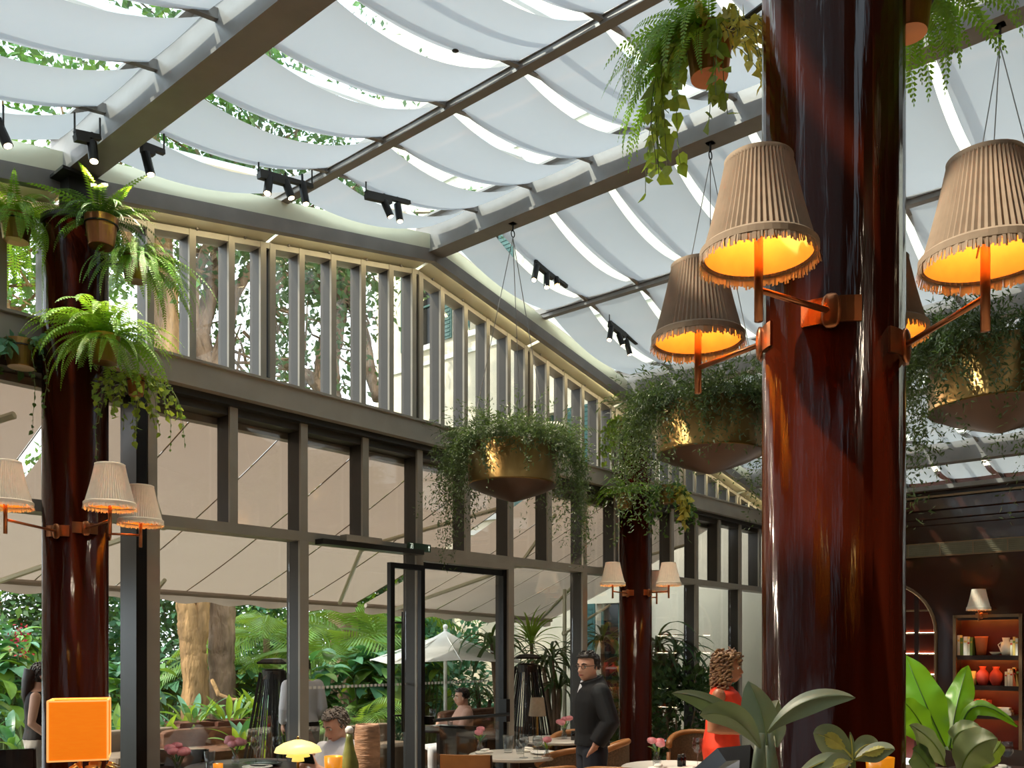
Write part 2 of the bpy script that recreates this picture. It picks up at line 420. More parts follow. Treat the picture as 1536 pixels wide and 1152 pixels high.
m = MB(); m.box(1.2, XE, 6.14, 6.46, SILL0, SILL1-0.02); m.box(1.2, XE, 6.11, 6.46, SILL1-0.02, SILL1); m.build('sill_beam', 'bronze_frame', w1)
m = MB(); m.box(1.2, XE, 6.22, 6.46, SILL0-0.05, SILL0); m.build('shadow_gap', 'steel_dark', w1)

# ---- transom lights
w2 = empty('window_2', (RIDGE, YF, 2.65), kind='structure')
tx = [1.26+0.67*i for i in range(20)]
TZ0, TZ1, TT = 2.62, 2.70, SILL0-0.05
for x in tx:
    if x > XE: continue
    mu = MB().box(x-0.032, x+0.032, 6.295, 6.46, TZ1, TT).build('mullion', 'frame_body', w2); MB().box(x-0.035, x+0.035, 6.27, 6.295, TZ1, TT).build('mullion_cap', 'bronze_frame', mu)
for a, b in zip(tx[:-1], tx[1:]):
    if a > XE: continue
    b = min(b, XE)
    MB().box(a, b, 6.42, 6.43, TZ1, TT-0.05).build('glass_pane', 'shade_tint_glass', w2)
    MB().box(a+0.035, b-0.035, 6.30, 6.46, TT-0.06, TT).build('head_rail', 'frame_body', w2)
MB().box(1.2, XE, 6.27, 6.46, TZ0, TZ1).build('transom_rail', 'bronze_frame', w2)

# ---- lower glazing
w3 = empty('window_3', (3.9, YF, 0), kind='structure')
posts = [1.93, 3.27, 4.61, 5.95, 7.29, 8.63, 9.97, 11.31, 12.65]
for x in posts:
    w = 0.055 if abs(x-3.27) < .01 else 0.045
    po = MB().box(x-w+0.003, x+w-0.003, 6.295, 6.46, 0, TZ0).build('post', 'frame_body', w3); MB().box(x-w, x+w, 6.27, 6.295, 0, TZ0).build('post_cap', 'bronze_frame', po)
for a, b in zip(posts, posts[1:]+[XE]):
    if abs(a-5.95) < 0.01: continue
    MB().box(a+0.045, b-0.045, 6.42, 6.43, 0.06, TZ0).build('glass_pane', 'glass', w3)
    MB().box(a+0.045, b-0.045, 6.36, 6.46, 0, 0.08).build('bottom_rail', 'bronze_frame', w3)
dots = MB()
for k in range(52):
    x = 4.72+k*0.046
    if not 5.9 < x < 6.1: dots.box(x, x+0.024, 6.408, 6.414, 1.36, 1.384)
dots.build('frosted_dot_band', 'linen', w3)
# inner dark fin at the corner post
MB().box(3.12, 3.20, 6.22, 6.46, 0, TZ0).build('dark_jamb', 'black_metal', w3)
MB().box(3.12, 3.20, 6.22, 6.46, TZ1, TT).build('dark_jamb', 'black_metal', w2)

# ---- glass door leaf with its closer, pull and push rail
d1 = empty('door_1', (6.62, 6.36, 0), kind='structure')
MB().box(5.995, 7.245, 6.27, 6.40, 2.56, TZ0).build('door_head', 'bronze_frame', d1)
for x in (5.995, 7.195): MB().box(x, x+0.05, 6.30, 6.37, 0.02, 2.55).build('leaf_stile', 'black_metal', d1)
MB().box(6.045, 7.195, 6.31, 6.36, 2.49, 2.55).build('leaf_rail', 'black_metal', d1)
MB().box(6.045, 7.195, 6.31, 6.36, 0.02, 0.16).build('leaf_rail', 'black_metal', d1)
MB().box(6.045, 7.195, 6.33, 6.342, 0.16, 2.49).build('glass_pane', 'glass', d1)
# the second leaf stands open towards the room
xo = WY(587, 900, 6.18).x; m = MB(); m.box(xo-0.025, xo+0.025, 6.16, 6.21, 0.02, 2.50); m.box(5.86, 5.90, 6.16, 6.21, 0.02, 2.50); m.box(xo+0.025, 5.86, 6.16, 6.21, 2.45, 2.50)
m.build('open_leaf_frame', 'black_metal', d1)
xh = xo+0.09; m = MB(); m.tube([(xh, 6.12, 0.95), (xh, 6.12, 2.05)], 0.016, 8); m.tube([(xh,6.12,1.1),(xo,6.17,1.1)], 0.010, 6); m.tube([(xh,6.12,1.95),(xo,6.17,1.95)], 0.010, 6)
m.build('pull_handle', 'black_metal', d1, smooth=True)
m = MB(); m.tube([(6.06,6.22,1.02),(7.19,6.22,1.02)], 0.018, 8); m.box(6.03,6.09,6.22,6.31,0.98,1.06); m.box(7.15,7.21,6.22,6.31,0.94,1.18)
m.build('push_bar', 'black_metal', d1)
m = MB(); m.box(4.72, 5.9, 6.16, 6.27, 2.60, 2.645); m.build('door_track', 'steel_dark', d1)
m = MB(); m.box(4.95, 5.35, 6.13, 6.22, 2.645, 2.70); m.build('door_closer', 'bronze_frame', d1)

# ---- end wall with niche, arch, grille and cornice
def hole_wall():
    m = MB(); T = 0.35; X = XE
    def seg(y0, y1, z0, z1): m.box(X, X+T, y0, y1, z0, z1)
    # niche 1.62..2.74 wide x 0.35..2.30 ; arch 4.0 .. 5.3
    seg(-3.6, NY0, 0, 4.3); seg(NY0, NY1, 0, NZ0); seg(NY0, NY1, NZ1, 4.3); seg(NY1, AY0, 0, 4.3); seg(AY1, 6.5, 0, 4.3)
    n = 14; yc, r = (AY0+AY1)/2, (AY1-AY0)/2; zc = AZ-r
    for i in range(n):
        t0, t1 = math.pi*i/n, math.pi*(i+1)/n
        y0, y1 = yc-r*math.cos(t0), yc-r*math.cos(t1); z0, z1 = zc+r*math.sin(t0), zc+r*math.sin(t1)
        m.add([(X,y0,z0),(X,y1,z1),(X,y1,4.3),(X,y0,4.3),(X+T,y0,z0),(X+T,y1,z1),(X+T,y1,4.3),(X+T,y0,4.3)],
              [(0,3,2,1),(4,5,6,7),(0,1,5,4),(1,2,6,5),(2,3,7,6),(3,0,4,7)])
    return m
_n0 = WX(1432, 925, XE); _n1 = WX(1531, 920, XE); _a = WX(1404, 960, XE); _at = WX(1340, 862, XE)
NY0, NY1, NZ0, NZ1 = _n1.y, _n0.y, 0.32, _n0.z
AY0, AZ = _a.y, 2.72; AY1 = AY0+1.55
wr = empty('wall_right', (XE, 3.0, 0), kind='structure')
hole_wall().build('wall_panel', 'wall_lacquer', wr)
m = MB()
for (y, z0, z1) in ((NY0, NZ0, NZ1), (NY1, NZ0, NZ1)): m.box(XE-0.02, XE+0.02, y-0.02, y+0.02, z0, z1+0.02)
m.box(XE-0.02, XE+0.02, NY0, NY1, NZ1-0.02, NZ1+0.02); m.build('niche_trim', 'trim_bronze', wr)
yc, r = (AY0+AY1)/2, (AY1-AY0)/2
m = MB(); pts = [(XE-0.01, AY0, 0)] + [(XE-0.01, yc-r*math.cos(math.pi*i/20), AZ-r+r*math.sin(math.pi*i/20)) for i in range(21)] + [(XE-0.01, AY1, 0)]
m.tube(pts, 0.025, 6); m.build('arch_trim', 'trim_bronze', wr)
MB().box(XE+0.36, XE+0.40, NY0-0.1, NY1+0.1, 0.2, 2.4).build('niche_back', 'shelf_red', wr)
MB().box(XE+0.9, XE+1.0, AY0-0.5, AY1+0.5, 0, 3).build('alcove_back', 'walnut', wr)
# bronze ventilation grille
gz = WX(1440, 822, XE).z
g = MB(); g.box(XE-0.03, XE, -3.5, 5.6, gz-0.10, gz-0.085); g.box(XE-0.03, XE, -3.5, 5.6, gz+0.085, gz+0.10); gfr = g.build('grille_frame', 'trim_bronze', wr)
MB().box(XE-0.008, XE, -3.5, 5.6, gz-0.085, gz+0.085).build('grille_back', 'grille', wr)
for k in range(6):
    z = gz-0.07+k*0.028; MB().box(XE-0.025, XE-0.008, 0.5, 5.6, z-0.004, z+0.004).build('grille_slat', 'grille', gfr)
for k in range(12):
    y = 0.7+k*0.44; MB().box(XE-0.028, XE-0.006, y-0.006, y+0.006, gz-0.085, gz+0.085).build('grille_divider', 'trim_bronze', gfr)
m = MB()
for (dx, z0, z1) in ((0.10, 3.86, 4.00), (0.20, 3.72, 3.86), (0.12, 3.60, 3.72), (0.05, 3.52, 3.60)): m.box(XE-dx, XE, -3.6, 6.2, z0, z1)
m.build('cornice', 'wall_lacquer', wr)
MB().box(XE-0.24, XE-0.10, -1, 6.1, 4.0, 4.06).build('gutter_bar', 'steel', wr)
MB().box(XE-0.16, XE-0.10, -1, 6.1, 3.90, 3.93).build('gutter_lip', 'trim_bronze', wr)
tag(MB().box(-3.4, XE, -3.75, -3.6, 0, 5.9).build('wall_back', 'walnut'), kind='structure')
tag(MB().box(-3.55, -3.4, -3.75, 6.5, 0, 5.0).build('wall_left', 'walnut'), kind='structure')
fl = MB(); fl.box(-3.4, 1.2, 6.35, 6.5, 0, 4.9); tag(fl.build('wall_front', 'walnut'), kind='structure')

# ---- lacquered columns
def column(x, y, top, label):
    c = empty('lacquered_column', (x, y, 0), label, 'column', 'round lacquered columns')
    m = MB(); n = 48
    m.lathe([(0.205, 0), (0.205, 0.12), (0.198, 0.125), (0.198, top)], n, (x, y, 0), True); m.build('shaft', 'lacquer', c, smooth=True)
    m = MB(); m.lathe([(0.199, top-0.01), (0.206, top), (0.206, top+0.03), (0.10, top+0.035)], n, (x, y, 0), True); m.build('collar', 'steel_dark', c)
    zt = zp(x)-0.27
    m = MB(); m.box(x-0.075, x+0.075, y-0.075, y+0.075, top+0.03, zt); m.box(x-0.14, x+0.14, y-0.14, y+0.14, zt-0.02, zt); m.build('steel_head', 'steel_dark', c)
    return c
column(2.6, 1.0, 4.46, 'large glossy red-brown lacquered column nearest on the right')
column(2.6, 6.0, 4.46, 'glossy red-brown lacquered column at left hung with ferns')
column(9.3, 6.0, 4.46, 'slim glossy red-brown lacquered column behind the man in a dark jacket')

# ---- main building behind: wall with shuttered windows
bw = empty('villa', (14.4, 11, 0), 'cream plastered villa wall with teal shutters behind the glass facade', 'building')
BX = 14.3
wins = []
def bwin(u, v_sill, v_top, halfw):
    p = WX(u, v_sill, BX); q = WX(u, v_top, BX); wins.append((p.y, p.z, q.z, halfw))
WYS = (9.7, 11.35, 13.05, 14.85)
holes = [(9.7, 0.1, 2.6), (14.85, 0.1, 2.6), (9.7, 4.6, 6.5), (11.35, 4.6, 6.5), (13.05, 4.6, 6.5), (14.85, 4.6, 6.5)] + [(13.05, 8.65, 10.65), (14.85, 8.65, 10.65)]
m = MB()
ys = [6.5] + sum([[h-0.42, h+0.42] for h in WYS], []) + [16.6]
zs = [0, 0.1, 2.6, 4.6, 6.5, 8.65, 10.65, 12.6, 14.6, 17]
for i in range(len(ys)-1):
    for k in range(len(zs)-1):
        if any(abs((ys[i]+ys[i+1])/2-h[0]) < 0.1 and abs((zs[k]+zs[k+1])/2-(h[1]+h[2])/2) < 0.2 for h in holes): continue
        m.box(BX, BX+0.3, ys[i], ys[i+1], zs[k], zs[k+1])
m.box(BX, BX+0.3, -6, 6.5, 4.3, 17)
m.build('wall', 'plaster', bw)
MB().box(BX+0.3, BX+8, 16.3, 16.6, 0, 17).build('side_wall', 'plaster', bw)
for z in (4.2, 8.2, 12.2): MB().box(BX-0.04, BX, 6.5, 16.6, z, z+0.10).build('string_course', 'white_paint', bw)
for (y, z0, z1) in holes:
    MB().box(BX+0.2, BX+0.24, y-0.42, y+0.42, z0, z1).build('window_pane', 'black_gloss', bw)
    fr = MB(); fr.box(BX+0.16, BX+0.2, y-0.42, y-0.37, z0, z1); fr.box(BX+0.16, BX+0.2, y+0.37, y+0.42, z0, z1); fr.box(BX+0.16, BX+0.2, y-0.02, y+0.02, z0, z1)
    fr.box(BX+0.16, BX+0.2, y-0.42, y+0.42, (z0+z1)/2-0.02, (z0+z1)/2+0.02); fr.build('window_frame', 'teal', bw)
    MB().box(BX-0.08, BX+0.05, y-0.5, y+0.5, z0-0.12, z0).build('window_sill', 'white_paint', bw)
    for s in (-1, 1):
        sh = MB(); yy = y+s*0.63; sh.box(BX-0.05, BX-0.02, yy-0.20, yy+0.20, z0, z1); shutter = sh.build('shutter', 'teal', bw)
        sl = MB()
        for k in range(int((z1-z0)/0.09)): sl.box(BX-0.062, BX-0.05, yy-0.16, yy+0.16, z0+0.05+k*0.09, z0+0.10+k*0.09)
        sl.build('shutter_louvres', 'teal', shutter)

# ---- awnings outside
def awning(x0, x1, label, zo, drop):
    a = empty('awning', ((x0+x1)/2, 6.5, 3.55), label, 'awning', 'terrace awnings')
    yi, yo, zi = 6.52, 9.6, 3.56
    n = 6; w = (x1-x0)/n
    for i in range(n):
        m = MB(); xa, xb = x0+i*w, x0+(i+1)*w; v = []; K = 8
        for j in range(K+1):
            t = j/K
            for (x, q) in ((xa+0.004, 0), (xb-0.004, 1)):
                zo_ = zo - drop*((x-x0)/(x1-x0))
                v.append((x, yi+(yo-yi)*t, zi+(zo_-zi)*t-0.05*4*t*(1-t)))
        f = [(2*j, 2*j+1, 2*j+3, 2*j+2) for j in range(K)]
        m.add(v, f); m.build('cloth_panel', 'awning_cloth', a, smooth=True)
        s = MB(); s.tube([(xb, yi+(yo-yi)*j/K, zi+((zo-drop*((xb-x0)/(x1-x0)))-zi)*j/K-0.05*4*(j/K)*(1-j/K)-0.006) for j in range(K+1)], 0.005, 5); s.build('seam', 'sofa', a)
    # wavy valance
    m = MB(); N = 60; v = []
    for i in range(N+1):
        t = i/N; x = x0+(x1-x0)*t; z = zo-drop*t
        v += [(x, yo, z), (x, yo+0.012*math.sin(i*1.1), z-0.13-0.018*math.sin(i*0.9))]
    m.add(v, [(2*i, 2*i+1, 2*i+3, 2*i+2) for i in range(N)]); m.build('valance', 'awning_cloth', a, smooth=True)
    m = MB(); m.tube([(x0, yo-0.02, zo-0.03), (x1, yo-0.02, zo-drop-0.03)], 0.03, 8); m.build('front_bar', 'awning_cloth', a)
    m = MB(); m.box(x0, x1, 6.47, 6.56, 3.5, 3.66); m.build('roller_box', 'bronze_frame', a)
    for xx, s in ((x0+0.35, 1), (x1-0.35, -1)):
        m = MB(); m.tube([(xx, 6.55, 3.30), (xx+s*0.95, 7.9, 2.86), (xx, 9.5, zo-0.10)], 0.026, 6); m.ball((xx+s*0.95, 7.9, 2.86), 0.05); m.build('folding_arm', 'soffit', a)
    return a
awning(-2.4, 2.78, 'beige cloth awning over the terrace at far left', 2.44, 0.02)
awning(2.92, 7.9, 'beige cloth awning over the terrace outside the tall glazing', 2.42, 0.08)
awning(8.06, 12.2, 'beige cloth awning over the terrace beyond the glass door', 2.34, 0.10)
# slim awning posts
for (u, dd) in ((193, 9.0), (847, 13.6)):
    p = W(u, 960, dd); m = MB(); m.tube([(p.x, p.y, 0), (p.x, p.y, 2.62)], 0.03, 8); m.box(p.x-0.06, p.x+0.06, p.y-0.06, p.y+0.06, 0, 0.04); m.ball((p.x, p.y, 1.95), 0.05)
    m.tube([(p.x, p.y, 1.95), (p.x-0.1, p.y-0.9, 2.35)], 0.02, 6)
    tag(m.build('awning_post', 'soffit', origin=(p.x, p.y, 0)), 'thin brass-toned post carrying the awning, %s' % ('beside the left column' if u < 400 else 'between the glass door and the second column'), 'post', 'awning posts')

# ================================================================ FOLIAGE TOOLS
RHOMB = ([(0,0,0),(0.45,0.5,0.06),(1,0,-0.05),(0.45,-0.5,0.06)], [(0,1,2,3)])
HEART = ([(0,0,0),(0.02,0.35,0.05),(0.35,0.52,0.06),(1,0,-0.12),(0.35,-0.52,0.06),(0.02,-0.35,0.05)], [(0,1,2,3),(0,3,4,5)])
BROAD = ([(0,0,0),(0.25,0.34,0.05),(0.55,0.40,0.05),(1,0,-0.18),(0.55,-0.40,0.05),(0.25,-0.34,0.05)], [(0,1,2,3),(0,3,4,5)])
def unit(a): return a/np.maximum(np.linalg.norm(a, axis=1, keepdims=True), 1e-9)
def leaves(P, D, L, Wd, tpl=RHOMB, upbias=0.6):
    P = np.asarray(P, float); D = unit(np.asarray(D, float)); n = len(P)
    N = nrs.normal(size=(n,3)); N[:,2] += upbias*2; N = N-D*np.sum(N*D, axis=1, keepdims=True); N = unit(N); S = np.cross(N, D)
    L = np.broadcast_to(L, (n,)).reshape(n,1); Wd = np.broadcast_to(Wd, (n,)).reshape(n,1)
    vs = [P+D*(L*a)+S*(Wd*b)+N*(L*c) for a, b, c in tpl[0]]
    k = len(vs); V = np.stack(vs, axis=1).reshape(-1,3)
    base = np.arange(n)*k
    F = np.concatenate([np.stack([base+i for i in f], axis=1) for f in tpl[1]])
    return V, F
def leaf_obj(name, sets, mat_, parent=None, origin=None):
    V = np.concatenate([s[0] for s in sets]); off = 0; Fs = []
    for v, f in sets: Fs.append(f+off); off += len(v)
    og = Vector(origin) if origin is not None else ORG.get(parent, Vector())
    me = fast_mesh(name, V-np.array(og), np.concatenate(Fs))
    o = link_mesh(name, me, mat_, parent, og); o['kind'] = 'stuff' if parent else o.get('kind', 'stuff')
    return o
def strand_points(starts, dirs, length, sag, n, wob=0.02):
    """curves that leave along dirs and then fall; returns points and tangents"""
    P = []; T = []
    for s, d, l in zip(starts, dirs, length):
        p = np.array(s, float); v = np.array(d, float); v /= np.linalg.norm(v); st = l/n
        for i in range(n):
            v = v+np.array([0,0,-sag*st*8])+nrs.normal(size=3)*wob; v /= np.linalg.norm(v)
            p = p+v*st; P.append(p.copy()); T.append(v.copy())
    return np.array(P), np.array(T)
def frond_mesh(name, e0, e1, n=24, pl=0.11, pw=0.035, fwd=0.35, droop=0.2, peak=0.3, mat_='fern', rach=0.006):
    v = []; f = []; p = np.zeros(3); side = np.array([0,1,0.]); st = 1.0/n; pts = []
    for i in range(n+1):
        s = i/n; e = R(e0+(e1-e0)*s**0.8); t = np.array([math.cos(e), 0, math.sin(e)]); pts.append((p.copy(), t)); p = p+t*st
    for i, (q, t) in enumerate(pts):
        s = i/n
        prof = (s/peak)**0.5 if s < peak else (1-(s-peak)/(1-peak))**0.75+0.06
        if s < 0.06: prof = 0
        l = pl*prof
        if l <= 0.004: continue
        for sg in (1, -1):
            d = side*sg+t*fwd-np.array([0,0,droop]); d /= np.linalg.norm(d); tip = q+d*l; mid = q+d*l*0.4; o = len(v)
            v += [q-t*pw*0.15, mid+t*pw*0.5, tip, mid-t*pw*0.5]; f.append((o, o+1, o+2, o+3) if sg > 0 else (o+3, o+2, o+1, o))
    for i in range(n):
        (q, t), (q2, t2) = pts[i], pts[i+1]; w = rach*(1-0.8*i/n); o = len(v)
        v += [q-side*w, q+side*w, q2+side*w*0.9, q2-side*w*0.9]; f.append((o, o+1, o+2, o+3))
    me = fast_mesh(name, np.array(v), np.array(f)); me.materials.append(MAT[mat_]); return me
FR = {'arch': [frond_mesh('frond_arch%d' % i, 62-8*i, -58-10*i) for i in range(3)],
      'hang': [frond_mesh('frond_hang%d' % i, 20-12*i, -84, n=30, pl=0.085, pw=0.026) for i in range(3)],
      'stiff': [frond_mesh('frond_stiff%d' % i, 66-10*i, 5-14*i, n=20, pl=0.13, pw=0.05) for i in range(2)],
      'dark': [frond_mesh('frond_dark%d' % i, 60-12*i, -50-14*i, mat_='fern_dark') for i in range(3)],
      'palmy': [frond_mesh('frond_palmy%d' % i, 64-16*i, -40-16*i, n=20, pl=0.24, pw=0.024, fwd=0.7, droop=0.35, mat_='trail') for i in range(3)],
      'palm': [frond_mesh('frond_palm%d' % i, 70-22*i, -40-14*i, n=26, pl=0.34, pw=0.030, fwd=0.8, droop=0.45, mat_='palm_leaf', rach=0.010) for i in range(3)]}
def fronds(parent, base, kind, count, lmin, lmax, a0=0, a1=360, name='frond', spread=0.03):
    for i in range(count):
        me = rnd.choice(FR[kind]); o = bpy.data.objects.new(name, me); COL.objects.link(o)
        o.parent = parent; a = R(a0+(a1-a0)*(i+rnd.random())/count)
        b = Vector(base)+Vector((math.cos(a), math.sin(a), 0))*spread
        o.location = b-ORG[parent]; s = rnd.uniform(lmin, lmax); o.scale = (s, s, s)
        o.rotation_euler = (rnd.uniform(-0.25,0.25), rnd.uniform(-0.2,0.2), a)
def azim(u_dir, d_dir):    # angle (deg) in world of a direction given as (image right, away)
    q = RT*u_dir+FW*d_dir; return math.degrees(math.atan2(q.y, q.x))

# ================================================================ LAMPS
def light(name, loc, parent, power, color, r=0.03):
    d = bpy.data.lights.new(name, 'POINT'); d.energy = power; d.color = color; d.shadow_soft_size = r
    o = bpy.data.objects.new(name, d); COL.objects.link(o); o.parent = parent; o.location = Vector(loc)-ORG[parent]; return o
def sconce(cx, cy, p, zb, dia, h, label, group, mshade='pleat', power=1.6, crad=0.199, brass='copper', ba=None):
    s = empty('fringed_sconce', (p[0], p[1], zb), label, 'lamp', group); r0, r1 = dia/2, dia*0.29; c = Vector((p[0], p[1], zb))
    n = 120; rings = []
    for k in range(7):
        t = k/6; rr = r0+(r1-r0)*t-0.003*math.sin(math.pi*t)*dia/0.28; ring = []
        for j in range(n):
            q = rr*(1+0.022*(1 if j % 2 else -1)); a = 2*math.pi*j/n; ring.append(c+Vector((q*math.cos(a), q*math.sin(a), h*t)))
        rings.append(ring)
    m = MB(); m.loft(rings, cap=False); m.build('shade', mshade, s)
    m = MB(); m.lathe([((r0+(r1-r0)*k/6-0.003*math.sin(math.pi*k/6)*dia/0.28)*0.955, 0.004+h*0.98*k/6) for k in range(7)], 48, c); m.build('glow_lining', 'glow_lining', s, smooth=True)
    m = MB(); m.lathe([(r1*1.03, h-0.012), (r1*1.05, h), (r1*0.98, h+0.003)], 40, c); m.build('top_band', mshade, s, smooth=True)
    m = MB(); m.lathe([(r0*1.0, 0.022*dia/0.28), (r0*1.045, 0.016), (r0*1.045, 0.0), (r0*1.0, -0.002)], 48, c)
    for j in range(230):
        a = 2*math.pi*j/230+rnd.uniform(-.006,.006); l = rnd.uniform(0.016, 0.026)*dia/0.28; w = 0.017
        ca, sa, cb, sb = math.cos(a-w), math.sin(a-w), math.cos(a+w), math.sin(a+w); k1 = r0*rnd.uniform(1.02,1.09)
        m.add([(c.x+r0*1.03*ca, c.y+r0*1.03*sa, c.z+0.006), (c.x+r0*1.03*cb, c.y+r0*1.03*sb, c.z+0.006), (c.x+k1*cb, c.y+k1*sb, c.z-l), (c.x+k1*ca, c.y+k1*sa, c.z-l)], [(0,1,2,3)])
    m.build('fringe', mshade, s)
    m = MB()
    for a in range(4):
        t = a*math.pi/2+0.4; m.tube([c+Vector((0,0,h*0.42)), c+Vector((r0*0.78*math.cos(t), r0*0.78*math.sin(t), h*0.22))], 0.0025, 4)
    m.lathe([(r0*0.97, 0.012), (r0*0.97, 0.017)], 40, c); m.build('wire_frame', 'trim_bronze', s)
    sr = 0.011*dia/0.28; zs0 = zb-0.165*dia/0.28
    m = MB(); m.tube([(c.x, c.y, zs0), (c.x, c.y, zb+h*0.38)], sr, 12); m.build('stem', brass, s, smooth=True)
    m = MB(); m.lathe([(0.004, h*0.34), (0.024, h*0.36), (0.024, h*0.40), (0.012, h*0.46)], 14, c, True); m.build('socket', brass, s, smooth=True)
    m = MB(); m.ball(c+Vector((0,0,h*0.60)), 0.024, n=12, m=8); m.build('bulb', 'bulb', s, smooth=True)
    light('lamp_glow', c+Vector((0,0,h*0.62)), s, power, (1.0, 0.66, 0.26))
    d = Vector((c.x-cx, c.y-cy)); za = zb-0.085*dia/0.28
    ang = math.atan2(d.y, d.x) if ba is None else R(ba)
    w = Vector((cx+crad*math.cos(ang), cy+crad*math.sin(ang), za-0.004))
    m = MB(); m.tube([w, (c.x, c.y, za)], 0.008*dia/0.28, 10); m.build('arm', brass, s, smooth=True)
    m = MB(); rings = []
    for k in range(9):
        a = ang+(k/8-0.5)*0.78
        rings.append([Vector((cx+q*math.cos(a), cy+q*math.sin(a), za+dz)) for q, dz in ((crad-0.01,-0.035),(crad+0.007,-0.035),(crad+0.007,0.035),(crad-0.01,0.035))])
    m.loft(rings); b = m.build('bracket', brass, s)
    m = MB(); q = w+Vector((math.cos(ang), math.sin(ang), 0))*0.008
    m.rbox(q, 0.010, 0.026, 0.048, 0.7, ang, 12, 8); m.build('backplate', brass, b, smooth=True)
    return s
G1 = 'fringed lamps on the near column'
def near_lamp(u, vb, d, label, ba=None):
    p = W(u, vb, d); return sconce(2.6, 1.0, (p.x, p.y), p.z, 0.285, 0.245, label, G1, ba=ba)
near_lamp(1138, 384, 2.30, 'large fringed pleated sconce in front of the near column', azim(-0.35, -0.94))
near_lamp(1047, 512, 2.89, 'fringed pleated sconce left of the near column, lower and smaller', azim(-0.95, 0.1))
near_lamp(1478, 392, 2.157, 'fringed pleated sconce right of the near column, cut by the frame', azim(0.72, -0.62))
near_lamp(1322, 500, 3.02, 'fringed pleated sconce half hidden behind the near column')
G2 = 'fringed lamps on the fern column'
for (u, v, d, lb) in ((165, 759, 5.40, 'upper cream pleated sconce in front of the fern column'), (211, 784, 6.12, 'lower cream pleated sconce right of the fern column'), (8, 757, 5.2, 'cream pleated sconce left of the fern column at frame edge')):
    p = W(u, v, d); sconce(2.6, 6.0, (p.x, p.y), p.z, 0.285, 0.25, lb, G2, 'pleat_pale', 1.0)
G3 = 'fringed lamps on the slim far column'
for (u, v, d, lb) in ((919, 876, 10.5, 'small cream sconce left of the slim far column'), (1003, 876, 10.6, 'small cream sconce right of the slim far column'), (985, 886, 11.25, 'small cream sconce behind the slim far column')):
    p = W(u, v, d); sconce(9.3, 6.0, (p.x, p.y), p.z, 0.285, 0.25, lb, G3, 'pleat_pale', 1.0)

# ================================================================ HANGING PLANTERS
def planter(x, y, label, seed, hang_bias):
    z0 = 3.13; rr = 0.39; s = empty('hanging_planter', (x, y, z0), label, 'planter', 'brass planters hung from the ridge'); c = Vector((x, y, z0))
    m = MB(); m.lathe([(rr, 0), (rr+0.004, 0.008), (rr, 0.016), (rr, 0.345), (rr-0.012, 0.35), (rr-0.014, 0.30)], 64, c); m.build('band', 'brass_aged', s, smooth=True)
    m = MB(); m.lathe([(rr, 0.004), (rr*0.75, -0.045), (rr*0.4, -0.095), (0.03, -0.135), (0.004, -0.14)], 64, c); m.build('underside', 'bronze_dark', s, smooth=True)
    m = MB(); m.lathe([(rr-0.015, 0.31), (0.2, 0.325), (0.001, 0.33)], 32, c); m.build('soil', 'soil', s)
    zt = 5.30; hk = Vector((x, y, zt))
    for k in range(3):
        a = 2*math.pi*k/3+0.5; m = MB(); m.tube([c+Vector((rr*math.cos(a), rr*math.sin(a), 0.34)), hk], 0.0035, 5); m.build('cable', 'steel', s)
    m = MB(); ring = [hk+Vector((0.022*math.cos(t), 0, 0.022+0.03*math.sin(t)+0.01)) for t in [2*math.pi*i/14 for i in range(15)]]; m.tube(ring, 0.005, 6)
    m.tube([hk+Vector((0,0,0.055)), hk+Vector((0,0,0.13))], 0.008, 6); m.box(x-0.03, x+0.03, y-0.03, y+0.03, 5.42, 5.445); m.build('hook', 'steel_dark', s)
    nrs.seed(seed)
    # trailing strands over the rim
    n = 330; A = nrs.uniform(0, 2*math.pi, n)
    keep = nrs.uniform(size=n) < (0.14+0.86*np.abs(np.cos(A-R(hang_bias)))**2); A = A[keep]; n = len(A)
    st = np.stack([x+(rr-0.03)*np.cos(A), y+(rr-0.03)*np.sin(A), np.full(n, z0+0.35)], 1)
    dr = np.stack([np.cos(A)*1.0, np.sin(A)*1.0, nrs.uniform(0.3, 1.0, n)], 1)
    ln = nrs.uniform(0.35, 1.1, n)*(0.65+0.5*np.abs(np.cos(A-R(hang_bias)))**2)
    P, T = strand_points(st, dr, ln, 1.0, 56, 0.10)
    S1 = leaves(P+nrs.normal(size=P.shape)*0.018, T*0.5+nrs.normal(size=P.shape)*0.8, nrs.uniform(0.02, 0.05, len(P)), nrs.uniform(0.007, 0.014, len(P)), RHOMB, 0.2)
    leaf_obj('trailing_foliage', [S1], 'trail', s)
    n = 330; A = nrs.uniform(0, 2*math.pi, n); q = rr*np.sqrt(nrs.uniform(0, 1, n))
    st = np.stack([x+q*np.cos(A), y+q*np.sin(A), np.full(n, z0+0.32)], 1)
    dr = np.stack([np.cos(A)*0.7, np.sin(A)*0.7, nrs.uniform(0.7, 1.6, n)], 1)
    P, T = strand_points(st, dr, nrs.uniform(0.25, 0.55, n), 0.55, 34, 0.10)
    S2 = leaves(P+nrs.normal(size=P.shape)*0.012, T+nrs.normal(size=P.shape)*0.7, nrs.uniform(0.025, 0.06, len(P)), nrs.uniform(0.007, 0.013, len(P)), RHOMB, 0.4)
    leaf_obj('bushy_foliage', [S2], 'trail', s)
    fronds(s, c+Vector((0,0,0.33)), 'palmy', 13, 0.4, 0.75, spread=0.2)
    return s
hb = azim(1, 0)
planter(5.95, 5.10, 'brass hanging planter with conical base in the middle of the facade', 3, hb)
planter(5.95, 3.19, 'large brass hanging planter left of the near column', 4, hb)
planter(5.95, 1.28, 'brass hanging planter at right edge behind the fringed sconce', 5, hb)

